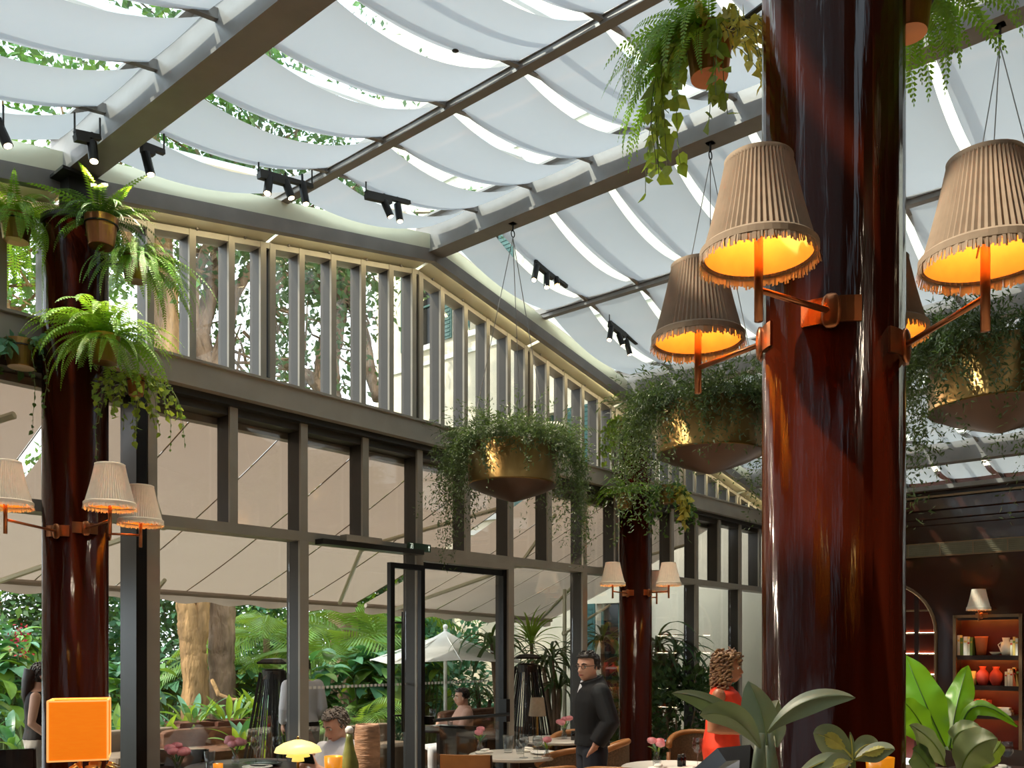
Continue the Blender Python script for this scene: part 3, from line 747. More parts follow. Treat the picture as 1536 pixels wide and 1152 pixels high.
# ================================================================ POTS ON THE COLUMNS
def pot(u, v, d, r, h, col, label, mat_='brass_aged', crad=0.2, group='planted pots on the columns', ring=True):
    """v is the middle of the pot"""
    c = W(u, v, d); c.z -= h/2; s = empty('wall_pot', c, label, 'plant pot', group)
    m = MB(); m.lathe([(r*0.78, 0), (r*0.8, 0.005), (r*0.98, h*0.78), (r*1.02, h*0.78), (r*1.04, h), (r*0.97, h), (r*0.95, h*0.82)], 32, c)
    m.lathe([(0.001, 0.003), (r*0.78, 0)], 32, c); m.build('pot', mat_, s, smooth=False)
    m = MB(); m.lathe([(r*0.96, h*0.86), (0.001, h*0.88)], 20, c); m.build('soil', 'soil', s)
    if ring:
        m = MB(); m.lathe([(r*1.0, h*0.72), (r*1.06, h*0.72), (r*1.06, h*0.76), (r*1.0, h*0.76)], 32, c)
        dv = Vector((c.x-col[0], c.y-col[1], 0)); dl = max(dv.length, 0.01); e = Vector((col[0], col[1], 0))+dv*(crad/dl)
        m.bar((e.x, e.y, c.z+h*0.74), (c.x-dv.x/dl*r, c.y-dv.y/dl*r, c.z+h*0.74), 0.02, 0.006)
        m.build('ring_bracket', 'black_metal', s)
    return s, c, c+Vector((0,0,h*0.88))
C1, C2, C0 = (2.6, 6.0), (9.3, 6.0), (2.6, 1.0)
def vines(s, base, n, lmin, lmax, size, tpl, mat_, a0=0, a1=360, sag=1.0, up=0.6, step=0.05, dens=1.0, r=0.05):
    A = np.radians(nrs.uniform(a0, a1, n)); st = np.stack([base.x+r*np.cos(A), base.y+r*np.sin(A), np.full(n, base.z)], 1)
    dr = np.stack([np.cos(A), np.sin(A), nrs.uniform(0.1, 1, n)*up], 1); ln = nrs.uniform(lmin, lmax, n)
    k = max(4, int(lmax/step)); P, T = strand_points(st, dr, ln, sag, k, 0.10)
    stems = MB()
    for i in range(n): stems.tube([Vector(st[i])]+[Vector(q) for q in P[i*k:(i+1)*k]], 0.0016, 3, False)
    stems.build('vine_stem', 'stem_green', s)
    D = T*0.3+nrs.normal(size=P.shape)*0.8; D[:,2] -= 0.6
    L = nrs.uniform(0.6, 1.2, len(P))*size
    leaf_obj('vine_leaves', [leaves(P, D, L, L*0.75, tpl, 0.1)], mat_, s)
s, c, t = pot(24, 343, 5.80, 0.095, 0.165, C1, 'brass pot with long hanging fern at the left frame edge'); fronds(s, t, 'arch', 30, 0.32, 0.5); fronds(s, t, 'hang', 44, 0.4, 0.62); fronds(s, t, 'stiff', 6, 0.3, 0.4)
s, c, t = pot(152, 349, 5.60, 0.095, 0.18, C1, 'shiny copper pot with upright fern high on the fern column', 'copper'); fronds(s, t, 'dark', 40, 0.28, 0.45); fronds(s, t, 'stiff', 8, 0.3, 0.45)
s, c, t = pot(203, 404, 5.85, 0.082, 0.16, C1, 'brass pot with trailing fern in front of the clerestory glass'); fronds(s, t, 'arch', 28, 0.28, 0.42); fronds(s, t, 'hang', 36, 0.4, 0.65, azim(1,-0.3)-110, azim(1,-0.3)+110)
s, c, t = pot(157, 524, 5.55, 0.088, 0.17, C1, 'brass pot with wide drooping fern low on the fern column'); fronds(s, t, 'arch', 56, 0.38, 0.58); fronds(s, t, 'hang', 30, 0.35, 0.5)
s, c, t = pot(32, 532, 5.75, 0.10, 0.17, C1, 'brass pot of dark leaves with a thin vine at far left'); vines(s, t, 16, 0.14, 0.28, 0.09, BROAD, 'leaf_b', sag=0.7); vines(s, t, 4, 0.6, 0.9, 0.035, HEART, 'fern_dark', azim(0,-1)-120, azim(0,-1)+80)
s, c, t = pot(204, 579, 5.68, 0.055, 0.12, C1, 'small copper pot with bushy ivy under the sill beam', 'copper'); vines(s, t, 34, 0.15, 0.45, 0.045, HEART, 'ivy'); vines(s, t, 3, 0.5, 0.7, 0.03, HEART, 'fern_dark')
s, c, t = pot(938, 640, 10.75, 0.10, 0.18, C2, 'brass pot with pale ivy high on the slim far column'); vines(s, t, 40, 0.2, 0.6, 0.07, HEART, 'ivy')
s, c, t = pot(937, 752, 10.7, 0.10, 0.18, C2, 'brass pot with bright fern midway on the slim far column'); fronds(s, t, 'arch', 34, 0.4, 0.6)
s, c, t = pot(1001, 742, 10.9, 0.11, 0.22, C2, 'brass pot with yellow-green trailing plant right of the slim far column'); vines(s, t, 26, 0.3, 0.75, 0.06, HEART, 'fern_dark', sag=0.8); vines(s, t, 16, 0.3, 0.55, 0.10, BROAD, 'ivy_pale', azim(1,-0.2)-50, azim(1,-0.2)+50)
s, c, t = pot(1064, 84, 3.02, 0.078, 0.15, C0, 'copper pot with fern, ivy and heart-leaf vine at top of frame', 'copper')
al = azim(-1, -0.1); fronds(s, t, 'hang', 40, 0.34, 0.5, al-60, al+60); fronds(s, t, 'arch', 18, 0.25, 0.4, al-80, al+80)
vines(s, t, 20, 0.16, 0.36, 0.035, HEART, 'ivy_pale', azim(1,-0.6)-75, azim(1,-0.6)+60, step=0.03); vines(s, t, 13, 0.35, 0.58, 0.055, HEART, 'ivy', al-70, al+110, sag=1.4, step=0.045)
s, c, t = pot(1362, 20, 2.75, 0.07, 0.13, C0, 'pot with spreading fern right of the near column at top', 'copper')
ar = azim(1, -0.2); fronds(s, t, 'arch', 50, 0.26, 0.46, ar-80, ar+80); fronds(s, t, 'hang', 8, 0.2, 0.3, ar-60, ar+90)

# ================================================================ TRACK SPOTS, SPRINKLER, EXIT SIGN
SPOT_W = 80
def track(p0, p1, heads, label, lit=None):
    s = empty('track_light', (Vector(p0)+Vector(p1))/2, label, 'spotlight', 'track spotlights under the roof')
    m = MB(); m.bar(p0, p1, 0.035, 0.03); tr = m.build('track', 'steel_dark', s)
    m = MB(); m.bar(Vector(p0)+Vector((0,0,-0.03)), Vector(p0).lerp(Vector(p1), 0.55)+Vector((0,0,-0.03)), 0.045, 0.035); m.build('adapter', 'steel_dark', s)
    m = MB()
    for q in (p0, p1):
        q = Vector(q); m.tube([q, (q.x, q.y, q.z+0.12)], 0.006, 5)
    m.build('hanger', 'steel_dark', s)
    for i, (tp, bt) in enumerate(heads):
        tp, bt = Vector(tp), Vector(bt); dirn = (bt-tp).normalized(); m = MB()
        m.tube([tp, bt], 0.029, 14); m.tube([tp+dirn*0.02, tp+Vector((0,0,0.06))], 0.009, 6); h = m.build('spot_head', 'black_metal', s, smooth=False)
        m = MB(); m.tube([bt-dirn*0.004, bt+dirn*0.003], 0.022, 12); m.build('lens', 'bulb' if lit == i else 'spot_glow', h)
        sd = bpy.data.lights.new('spot_beam', 'SPOT'); sd.energy = SPOT_W; sd.color = (1.0, 0.84, 0.64); sd.spot_size = R(105); sd.spot_blend = 0.8; sd.shadow_soft_size = 0.03
        so = bpy.data.objects.new('spot_beam', sd); COL.objects.link(so); so.parent = s; so.location = bt+dirn*0.012-ORG[s]; so.rotation_euler = (-(Vector((0, -0.55, -1)))).to_track_quat('Z', 'Y').to_euler()
    return s
def trk(y, b0, b1, hs, label, lit=None):
    H = []
    for (ua, va, ub, vb) in hs: H.append((WY(ua, va, y), WY(ub, vb, y-0.03)))
    return track(WY(*b0, y), WY(*b1, y), H, label, lit)
trk(5.40, (112, 199), (150, 207), [(138, 214, 141, 242)], 'single black track spot left of the fern column beam')
trk(5.40, (-30, 180), (5, 190), [(0, 193, 12, 219)], 'black track spot at the left frame edge')
trk(5.40, (212, 216), (246, 229), [(218, 230, 226, 262)], 'single black track spot just right of the fern column beam')
trk(5.40, (388, 257), (468, 280), [(404, 266, 401, 290), (428, 272, 437, 297), (453, 274, 459, 306)], 'row of three black track spots over the tree windows')
trk(5.40, (549, 289), (614, 304), [(576, 302, 586, 325), (596, 307, 600, 332)], 'pair of black track spots left of the ridge beam')
trk(5.40, (803, 391), (850, 430), [(805, 399, 801, 420), (820, 410, 820, 431), (834, 416, 836, 428)], 'three black track spots right of the ridge, one brightly lit', 2)
trk(5.40, (914, 483), (955, 515), [(917, 490, 914, 510), (928, 501, 934, 518), (939, 510, 945, 532)], 'three black track spots near the slim far column')
for (x, y) in ((0.5, 0.05), (3.2, 0.05), (6.2, 0.05), (9.2, 0.05)):  # extra unseen spots, added to brighten the columns, plants and people
    z = zp(x)-0.02; p0 = Vector((x-0.35, y, z)); p1 = Vector((x+0.35, y, z-SLOPE*0.0))
    SPOT_W = 120
    track(p0, p1, [(Vector((x-0.2, y, z-0.07)), Vector((x-0.17, y+0.05, z-0.22))), (Vector((x+0.2, y, z-0.07)), Vector((x+0.23, y+0.05, z-0.22)))], 'added unseen pair of fill spots under the solid ceiling %s' % {0.5: 'above the viewer', 3.2: 'behind the near column', 6.2: 'below the ridge end', 9.2: 'towards the shelf wall'}[x])
p = WY(683, 62, 3.58); m = MB(); m.tube([p+Vector((0,0,0.10)), p, p-Vector((0,0,0.05))], [0.014,0.014,0.010], 8); m.lathe([(0.022,-0.01),(0.024,0.0),(0.022,0.012)], 12, p, True); m.lathe([(0.005,-0.06),(0.02,-0.055),(0.005,-0.05)], 12, p, True)
p2 = WY(560, 20, 3.58); m.tube([p+Vector((0,0,0.09)), Vector((p2.x, 3.58, zp(p2.x)-0.03))], 0.011, 8)
tag(m.build('sprinkler', 'steel_dark', origin=p), 'small bronze sprinkler head on a pipe under the cloth shades', 'sprinkler')
a = WY(610, 812, 6.2); b = WY(643, 826, 6.2)
es = empty('exit_sign', ((a.x+b.x)/2, 6.2, b.z), 'small dark exit sign with running figure and arrow above the glass door', 'sign')
x0, x1, z0, z1 = a.x, b.x, b.z-0.02, a.z-0.01
MB().box(x0, x1, 6.17, 6.20, z0, z1).build('panel', 'sign_green', es)
m = MB(); k = (z1-z0); yy = 6.166
def S2(px, pz): return (x0+px*k, yy, z0+pz*k)
for pts in ([(0.42,0.62),(0.50,0.66),(0.40,0.40),(0.32,0.42)], [(0.40,0.42),(0.52,0.30),(0.48,0.26),(0.34,0.36)], [(0.50,0.32),(0.56,0.14),(0.50,0.14),(0.45,0.28)], [(0.34,0.44),(0.24,0.20),(0.18,0.22),(0.30,0.46)], [(0.42,0.64),(0.26,0.56),(0.26,0.50),(0.42,0.56)], [(0.5,0.64),(0.62,0.54),(0.60,0.49),(0.48,0.57)],
            [(0.66,0.12),(0.70,0.12),(0.70,0.88),(0.66,0.88)], [(0.16,0.84),(0.66,0.84),(0.66,0.88),(0.16,0.88)]):
    m.add([S2(*q) for q in pts], [(0,1,2,3)])
m.add([S2(0.46+0.07*math.cos(t), 0.76+0.07*math.sin(t)) for t in [i*math.pi/4 for i in range(8)]], [tuple(range(8))])
m.build('running_figure', 'sign_white', es)
m = MB(); w = (x1-x0)/k
m.add([S2(w-0.42,0.15), S2(w-0.34,0.15), S2(w-0.34,0.6), S2(w-0.42,0.6)], [(0,1,2,3)]); m.add([S2(w-0.58,0.56), S2(w-0.18,0.56), S2(w-0.38,0.86)], [(0,1,2)]); m.build('arrow', 'sign_white', es)

# ================================================================ GARDEN
def blade_mesh(name, e0, e1, n, wmax, mat_, peak=0.45, fold=0.25, wave=0.0, wn=0, tip=0.05, base=0.25, power=0.9):
    """one leaf of unit length along +x: midrib with two sides"""
    v = []; f = []; p = np.zeros(3); st = 1.0/n
    for i in range(n+1):
        s = i/n; e = R(e0+(e1-e0)*s**power); t = np.array([math.cos(e), 0, math.sin(e)]); nn = np.array([-t[2], 0, t[0]])
        w = wmax*(base+(1-base)*math.sin(math.pi/2*s/peak)) if s < peak else wmax*max(0.0, math.cos(math.pi/2*(s-peak)/(1-peak)))**0.75
        w = max(w, tip*wmax*(0.3 if i == n else 1)); ww = wave*math.sin(wn*s*2*math.pi)
        for q in (-1, -0.5, 0, 0.5, 1):
            v.append(p+np.array([0, q*w*0.5, 0])+nn*(abs(q)*w*fold*0.5+(ww*w*q*abs(q) if wave else 0)))
        p = p+t*st
    for i in range(n):
        for k in range(4):
            a = i*5+k; f.append((a, a+1, a+6, a+5))
    me = fast_mesh(name, np.array(v), np.array(f)); me.materials.append(MAT[mat_])
    me.polygons.foreach_set('use_smooth', [True]*len(me.polygons)); return me
BL = {'strap': [blade_mesh('strap%d' % i, 60-16*i, -70-8*i, 9, 0.075, 'strap_leaf', 0.35, 0.3) for i in range(4)],
      'strap_up': [blade_mesh('strapup%d' % i, 75-14*i, 10-30*i, 8, 0.06, 'leaf_c', 0.35, 0.3) for i in range(3)],
      'broad': [blade_mesh('broadleaf%d' % i, 55-20*i, -45-10*i, 8, 0.42, m_, 0.42, 0.2) for i, m_ in enumerate(('leaf_b', 'leaf_a', 'leaf_b', 'leaf_c'))],
      'spear': [blade_mesh('spearleaf%d' % i, 78-12*i, 40-22*i, 8, 0.2, m_, 0.45, 0.25) for i, m_ in enumerate(('leaf_c', 'leaf_b', 'leaf_a'))]}
def blades(parent, base, kind, count, lmin, lmax, a0=0, a1=360, name='leaf', spread=0.02, zs=0.0, stem=None, tilt=0.15):
    for i in range(count):
        me = rnd.choice(BL[kind]); o = bpy.data.objects.new(name, me); COL.objects.link(o); o.parent = parent
        a = R(a0+(a1-a0)*(i+rnd.random())/count); b = Vector(base)+Vector((math.cos(a)*spread, math.sin(a)*spread, rnd.uniform(-zs, zs)))
        o.location = b-ORG[parent]; s = rnd.uniform(lmin, lmax); o.scale = (s, s, s); o.rotation_euler = (rnd.uniform(-0.3,0.3), rnd.uniform(-tilt,tilt), a)
def shrub(x, y, z0, rx, ry, h, n, size, mat_, label, cat='shrub', tpl=RHOMB, clumps=40, group=None, wd=0.5, flat=0.0, name='shrub'):
    s = empty(name, (x, y, z0), label, cat, group)
    th = nrs.uniform(0, 2*math.pi, clumps); ph = nrs.uniform(0, 1, clumps); rr = nrs.uniform(0.6, 1, clumps)
    C = np.stack([x+rx*rr*np.cos(th)*np.sqrt(1-(ph*0.85)**2), y+ry*rr*np.sin(th)*np.sqrt(1-(ph*0.85)**2), z0+h*(0.10+0.86*ph)], 1)
    idx = nrs.randint(0, clumps, n); off = nrs.normal(size=(n,3))*np.array([rx, ry, h*0.6])*0.17; P = C[idx]+off; P[:,2] = np.maximum(P[:,2], z0+0.05)
    D = P-np.array([x, y, z0+h*0.4]); D = unit(D)+nrs.normal(size=(n,3))*0.6; D[:,2] -= 0.25
    L = nrs.uniform(0.6, 1.3, n)*size
    leaf_obj('foliage', [leaves(P, D, L, L*wd, tpl, 0.5)], mat_, s)
    m = MB()
    for k in range(5):
        a = 2*math.pi*k/5; m.tube([(x+0.1*math.cos(a), y+0.1*math.sin(a), z0), (x+rx*0.4*math.cos(a), y+ry*0.4*math.sin(a), z0+h*0.6)], [0.03, 0.012], 5)
    m.build('stem', 'bark', s); return s
nrs.seed(21)
GH = 'hedge shrubs behind the terrace'
hedge = [(-60, 19, 3.2, 5.2, 'leaf_far'), (60, 19.5, 3.0, 5.4, 'leaf_a'), (180, 20, 3.0, 5.6, 'leaf_far'), (300, 20.5, 3.0, 5.2, 'leaf_b'), (420, 21, 3.0, 5.4, 'leaf_a'), (530, 21.5, 3.0, 5.6, 'leaf_c'), (630, 22, 2.6, 5.0, 'leaf_far')]
pl = ['behind the left column lamps', 'behind the left column', 'between left column and corner post', 'behind the two tree trunks', 'behind the patio heater', 'behind the palms', 'behind the white parasol']
for (u, d, w, h, mt), lb in zip(hedge, pl):
    p = W(u, 975, d); shrub(p.x, p.y, -0.05, w*0.75, w*0.75, h, 6500, 0.20, mt, 'tall leafy green hedge shrub %s' % lb, group=GH, clumps=70)
GB = 'broad-leaved garden plants'
def bigleaf(u, d, h, n, l0, l1, kind, label, grp=GB, z0=-0.05):
    p = W(u, 975, d); s = empty('garden_plant', (p.x, p.y, z0), label, 'plant', grp)
    m = MB()
    for k in range(max(3, n//6)):
        a = rnd.uniform(0, 6.28); r = rnd.uniform(0, 0.35); hh = h*rnd.uniform(0.45, 1.0); q = Vector((p.x+r*math.cos(a), p.y+r*math.sin(a), z0+hh))
        m.tube([(p.x+r*0.3*math.cos(a), p.y+r*0.3*math.sin(a), z0), q], [0.025, 0.012], 5); blades(s, q, kind, 6, l0, l1, 0, 360, spread=0.02, zs=0.12)
    m.build('stalk', 'stem_green', s); return s
bigleaf(8, 13.0, 1.7, 96, 0.32, 0.55, 'broad', 'leafy plant with broad green leaves at the far left edge')
bigleaf(45, 14.5, 2.1, 90, 0.32, 0.55, 'broad', 'broad-leaved plant behind the waitress')
bigleaf(-40, 12.0, 1.5, 60, 0.32, 0.5, 'broad', 'broad-leaved plant beyond the left frame edge')
bigleaf(185, 12.5, 1.5, 84, 0.35, 0.6, 'broad', 'broad-leaved plant just right of the left column')
bigleaf(245, 15.2, 1.7, 84, 0.32, 0.55, 'broad', 'broad-leaved plant left of the tree trunks')
bigleaf(372, 15.6, 1.5, 78, 0.32, 0.55, 'broad', 'broad-leaved plant right of the tree trunks')
bigleaf(470, 13.5, 1.6, 78, 0.32, 0.55, 'broad', 'broad-leaved plant behind the seated man')
bigleaf(560, 14.2, 1.6, 84, 0.38, 0.65, 'broad', 'broad-leaved plant under the palms left of the door')
bigleaf(640, 15.0, 1.7, 78, 0.32, 0.55, 'broad', 'dark broad-leaved plant below the white parasol')
for i, (u, d) in enumerate(((15, 11.2), (200, 11.4), (252, 11.4), (318, 12.4), (385, 11.3), (425, 11.0))):
    bigleaf(u, d, 0.75, 24, 0.35, 0.6, 'spear', ['low spear-leaved plant at far left', 'low spear-leaved plant beside the corner post', 'low spear-leaved plant left of the golden trunk', 'low spear-leaved plant below the trunks', 'low spear-leaved plant left of the heater', 'low spear-leaved plant behind the middle post'][i], 'low spear-leaved plants')
# red blossom sprays on the left shrub
for (u, v, d) in ((30, 955, 13.6), (32, 980, 13.6), (5, 1002, 13.4)):
    p = W(u, v, d); n = 60; P = np.array(p)+nrs.normal(size=(n,3))*np.array([0.07,0.07,0.1])
    s = empty('red_blossom', p, {955: 'upper red blossom spray left of the left column', 980: 'lower red blossom spray left of the left column', 1002: 'red blossom spray at far left edge'}[v], 'flower', 'red blossom sprays')
    leaf_obj('petals', [leaves(P, nrs.normal(size=(n,3)), 0.06, 0.04, RHOMB, 0.2)], 'red_flower', s)
    m = MB(); m.tube([(p.x, p.y, p.z-0.7), p], 0.01, 5); m.build('stalk', 'stem_green', s)

# ---- trees
def tree(name, label, paths, crown, mat_, bark, n, size, seed, cat='tree', wd=0.55):
    """paths: list of [(u, v, depth, radius)...]; crown: list of (u, v, depth, r)"""
    nrs.seed(seed); b = paths[0][0]; p0 = W(b[0], b[1], b[2]); s = empty(name, (p0.x, p0.y, -0.05), label, cat)
    for i, pa in enumerate(paths):
        pts = [W(u, v, d) for u, v, d, r in pa]; rr = [r for *_, r in pa]
        if i == 0: pts[0].z = -0.1
        P = []; RR = []
        for k in range(len(pts)-1):
            nsub = 12 if i == 0 else 6
            for j in range(nsub):
                t = j/nsub; q = pts[k].lerp(pts[k+1], t); w = 0.06*rr[k]
                P.append(q+Vector((rnd.uniform(-w,w), rnd.uniform(-w,w), 0))); RR.append((rr[k]+(rr[k+1]-rr[k])*t)*rnd.uniform(0.96,1.04))
        P.append(pts[-1]); RR.append(rr[-1]); ns = 26 if i == 0 else 10; mt = MB().tube(P, RR, ns)
        ridge = [0.10*math.sin(3*a_)+rnd.uniform(-0.10, 0.10) for a_ in range(ns)]
        for r_ in range(len(P)):
            ridge = [x_*0.85+rnd.uniform(-0.035, 0.035) for x_ in ridge]
            for a_ in range(ns): vi = r_*ns+a_; c_ = P[r_]; vv_ = Vector(mt.v[vi]); mt.v[vi] = tuple(c_+(vv_-c_)*(1+ridge[a_]))
        mt.build('trunk' if i == 0 else 'branch', bark, s, smooth=True)
    if crown:
        sets = []; twigs = MB()
        for (u, v, d, r) in crown:
            c = np.array(W(u, v, d)); k = int(n*r*r)
            for _ in range(int(4+r*4)):
                e = c+nrs.normal(size=3)*r*0.5; twigs.tube([Vector(c+nrs.normal(size=3)*r*0.15), Vector((c+e)/2+nrs.normal(size=3)*0.1*r), Vector(e)], [0.035, 0.022, 0.010], 4)
                P = e+nrs.normal(size=(k//6+1,3))*r*np.array([0.28,0.28,0.16]); L = nrs.uniform(0.6, 1.3, len(P))*size
                sets.append(leaves(P, nrs.normal(size=P.shape), L, L*wd, RHOMB, 0.7))
        twigs.build('twigs', bark, s); leaf_obj('crown', sets, mat_, s)
    return s
tree('rain_tree', 'golden split-barked tree trunk leaning left outside the glazing',
     [[(294, 1090, 14, 0.21), (293, 1010, 14, 0.19), (287, 950, 14, 0.19), (277, 895, 14, 0.15), (258, 600, 14.2, 0.20), (243, 430, 14.4, 0.22), (226, 250, 14.8, 0.2), (205, 60, 15.2, 0.16)],
      [(296, 980, 14, 0.12), (303, 940, 14.0, 0.11), (306, 895, 14.1, 0.10), (312, 760, 14.2, 0.09)], [(255, 520, 14.3, 0.12), (225, 430, 14, 0.10), (180, 330, 13.6, 0.07)]],
     [(190, 300, 13.5, 1.3), (120, 330, 14, 1.5), (20, 400, 14.5, 1.6), (60, 300, 14, 1.5), (-60, 330, 14, 1.8), (210, 160, 15, 1.6), (20, 480, 15, 1.2), (20, 250, 15, 1.4)], 'leaf_a', 'bark_warm', 230, 0.16, 31)
tree('rain_tree', 'thick grey-brown tree trunk right of the golden trunk',
     [[(334, 1110, 14.6, 0.22), (332, 1010, 14.6, 0.20), (332, 920, 14.6, 0.21), (325, 700, 14.8, 0.24), (312, 580, 15, 0.22), (300, 500, 15.2, 0.16), (318, 430, 15.5, 0.12), (330, 340, 15.8, 0.09)],
      [(312, 580, 15, 0.16), (335, 520, 15.2, 0.14), (352, 440, 15.4, 0.10), (390, 380, 15.8, 0.07), (440, 330, 16, 0.04)], [(310, 560, 15, 0.14), (285, 500, 14.8, 0.13), (290, 430, 15, 0.10), (310, 370, 15.2, 0.07)]],
     [(330, 420, 15.2, 0.9), (300, 380, 15.2, 1.0), (380, 370, 15.8, 1.2), (350, 540, 16.4, 0.9), (290, 470, 16, 0.8), (430, 360, 16.2, 1.3), (400, 460, 16.4, 1.0), (330, 250, 15, 1.8), (420, 230, 16, 1.8)], 'leaf_far', 'bark', 190, 0.15, 32)
tree('rain_tree', 'dark ivy-clad tree leaning behind the clerestory glass',
     [[(520, 1010, 18, 0.3), (510, 800, 18, 0.28), (492, 620, 18, 0.27), (490, 540, 18.2, 0.24), (505, 470, 18.4, 0.2), (520, 400, 18.6, 0.16), (540, 330, 19, 0.10)],
      [(498, 600, 18, 0.16), (470, 570, 18, 0.14), (430, 545, 18, 0.10), (395, 530, 18, 0.06)], [(515, 420, 18.5, 0.12), (545, 500, 18.4, 0.12), (556, 560, 18.2, 0.12), (566, 600, 18, 0.10)], [(505, 470, 18.4, 0.12), (465, 420, 18.2, 0.10), (430, 400, 18, 0.06)]],
     [(500, 430, 18.4, 1.2), (450, 420, 18.2, 1.2), (530, 380, 18.6, 1.2), (490, 520, 18.2, 0.8), (495, 590, 18, 0.7), (440, 560, 18, 1.0), (380, 540, 18, 1.1), (545, 470, 18.4, 0.8), (470, 350, 18, 1.6), (540, 300, 18, 1.6), (410, 300, 18, 1.8), (420, 480, 18, 0.9)], 'leaf_far', 'bark', 170, 0.16, 33)
tree('shade_tree', 'tall leafy tree reaching over the glass roof at left',
     [[(-250, 1100, 13, 0.3), (-240, 700, 13, 0.28), (-200, 300, 13, 0.24), (-120, -100, 12.5, 0.18), (0, -500, 12, 0.12)], [(-200, 300, 13, 0.15), (-60, 0, 12, 0.1), (120, -250, 11.5, 0.06)]],
     [(-100, -100, 12.5, 2.0), (40, -200, 12, 2.0), (160, -260, 11.5, 1.9), (0, -420, 12, 2.2), (240, -330, 12, 1.8), (-200, -60, 13, 2.0), (120, -60, 14, 1.5), (320, -120, 14, 1.5), (420, -60, 15, 1.4), (500, -220, 15, 1.6), (330, 60, 15, 1.4)], 'leaf_a', 'bark', 300, 0.17, 34)
# bough arching low across the trunks
p = [W(318, 1020, 13.6), W(328, 1042, 13.5), W(350, 1050, 13.4), W(375, 1048, 13.3)]
tag(MB().tube(p, [0.03, 0.035, 0.03, 0.012], 8).build('fallen_bough', 'bark_warm', origin=p[0]), 'pale bent bough lying across the grey-brown trunk', 'branch')

# ---- palms
def palm(u, d, zc, n, l0, l1, label, lean=0.0):
    p = W(u, 975, d); s = empty('garden_palm', (p.x, p.y, -0.05), label, 'palm', 'garden palms'); c = Vector((p.x+lean, p.y, zc))
    m = MB(); K = 8; m.tube([Vector((p.x+lean*(i/K)**2, p.y, -0.05+(zc+0.05)*i/K)) for i in range(K+1)], [0.09-0.004*i for i in range(K+1)], 10); m.build('trunk', 'bark', s, smooth=True)
    fronds(s, c, 'palm', n, l0, l1); return s
palm(500, 15.0, 1.5, 16, 1.3, 2.0, 'feathery green palm right of the middle post')
palm(565, 16.0, 1.9, 16, 1.4, 2.2, 'feathery palm left of the open door leaf')
palm(610, 17.5, 2.3, 16, 1.4, 2.2, 'palm rising behind the white parasol')
palm(400, 16.0, 1.9, 14, 1.3, 2.0, 'palm behind the patio heater')
palm(545, 13.2, 0.6, 14, 0.9, 1.5, 'low young palm behind the seated man')
palm(352, 15.5, 1.4, 12, 1.1, 1.7, 'palm peeking right of the thick trunk')
# ---- strap-leaved dracaenas
def dracaena(u, d, heads, l0, l1, label, kind='strap', n=30, z0=-0.05):
    p = W(u, 975, d); s = empty('dracaena', (p.x, p.y, z0), label, 'plant', 'strap-leaved dracaenas'); m = MB()
    for (uu, vv) in heads:
        c = W(uu, vv, d); m.tube([(p.x, p.y, z0), ((p.x+c.x)/2+0.05, (p.y+c.y)/2, (z0+c.z)/2), c], [0.05, 0.04, 0.03], 8); blades(s, c, kind, n, l0, l1, spread=0.03, zs=0.06, tilt=0.4)
    m.build('stem', 'bark', s, smooth=True); return s
dracaena(745, 13.6, [(738, 965)], 0.65, 0.95, 'arching dracaena behind the door post')
dracaena(718, 14.5, [(716, 1032), (700, 1050), (735, 1050)], 0.35, 0.6, 'small dracaena clump against the cream villa wall', n=26)
dracaena(800, 14.2, [(797, 965)], 0.55, 0.8, 'bright green dracaena right of the glass door', 'strap_up', 34)
dracaena(830, 13.0, [(828, 985), (838, 1030), (815, 1000)], 0.5, 0.8, 'dark drooping dracaena left of the man in dark jacket', n=28)
dracaena(905, 13.4, [(903, 960)], 0.55, 0.85, 'dracaena beside the teal shutter behind the man', n=28)
dracaena(990, 13.0, [(985, 965), (975, 1005), (1010, 985)], 0.6, 0.95, 'dark arching dracaena right of the slim column', n=30)
dracaena(1035, 13.6, [(1030, 1040), (1050, 1010)], 0.45, 0.7, 'dark dracaena behind the woman in orange', n=28)
p = W(1015, 1060, 12.6); shrub(p.x, p.y, -0.05, 0.8, 0.6, 1.5, 2600, 0.12, 'strap_leaf', 'dense dark shrub right of the slim column', clumps=30)
p = W(960, 1060, 13.4); shrub(p.x, p.y, -0.05, 0.8, 0.6, 1.3, 2200, 0.12, 'strap_leaf', 'dense dark shrub behind the slim column', clumps=30)
p = W(650, 1060, 16.8); shrub(p.x, p.y, -0.05, 1.2, 1.0, 2.2, 4200, 0.15, 'leaf_b', 'dark green shrub below the white parasol', clumps=40)

# ---- parasol
c = W(668, 946, 13.9); um = empty('parasol', (c.x, c.y, -0.05), 'white square garden parasol seen through the glass door', 'parasol')
m = MB(); N = 8; ring = []; R0 = 1.45
for i in range(N):
    a = 2*math.pi*i/N+0.2; k = 1.0 if i % 2 == 0 else 0.80; ring.append(Vector((c.x+R0*k*math.cos(a), c.y+R0*k*math.sin(a), c.z-0.50+(0.06 if i % 2 else 0))))
top = c; K = 5; v = []; f = []
for j in range(K+1):
    t = j/K
    for i in range(N): q = top.lerp(ring[i], max(t, 0.02)); v.append((q.x, q.y, q.z-0.12*math.sin(math.pi*t)*0.6))
for j in range(K):
    for i in range(N): f.append((j*N+i, (j+1)*N+i, (j+1)*N+(i+1) % N, j*N+(i+1) % N))
m.add(v, f); m.build('canopy', 'white_cloth', um)
for i in range(N):
    m = MB(); m.tube([c+Vector((0,0,-0.05)), ring[i]-Vector((0,0,0.02))], 0.012, 5); m.build('rib', 'white_paint', um)
m = MB(); m.tube([(c.x, c.y, -0.05), (c.x, c.y, c.z+0.05)], 0.028, 8); m.ball((c.x, c.y, c.z+0.06), 0.04); m.build('pole', 'white_paint', um)
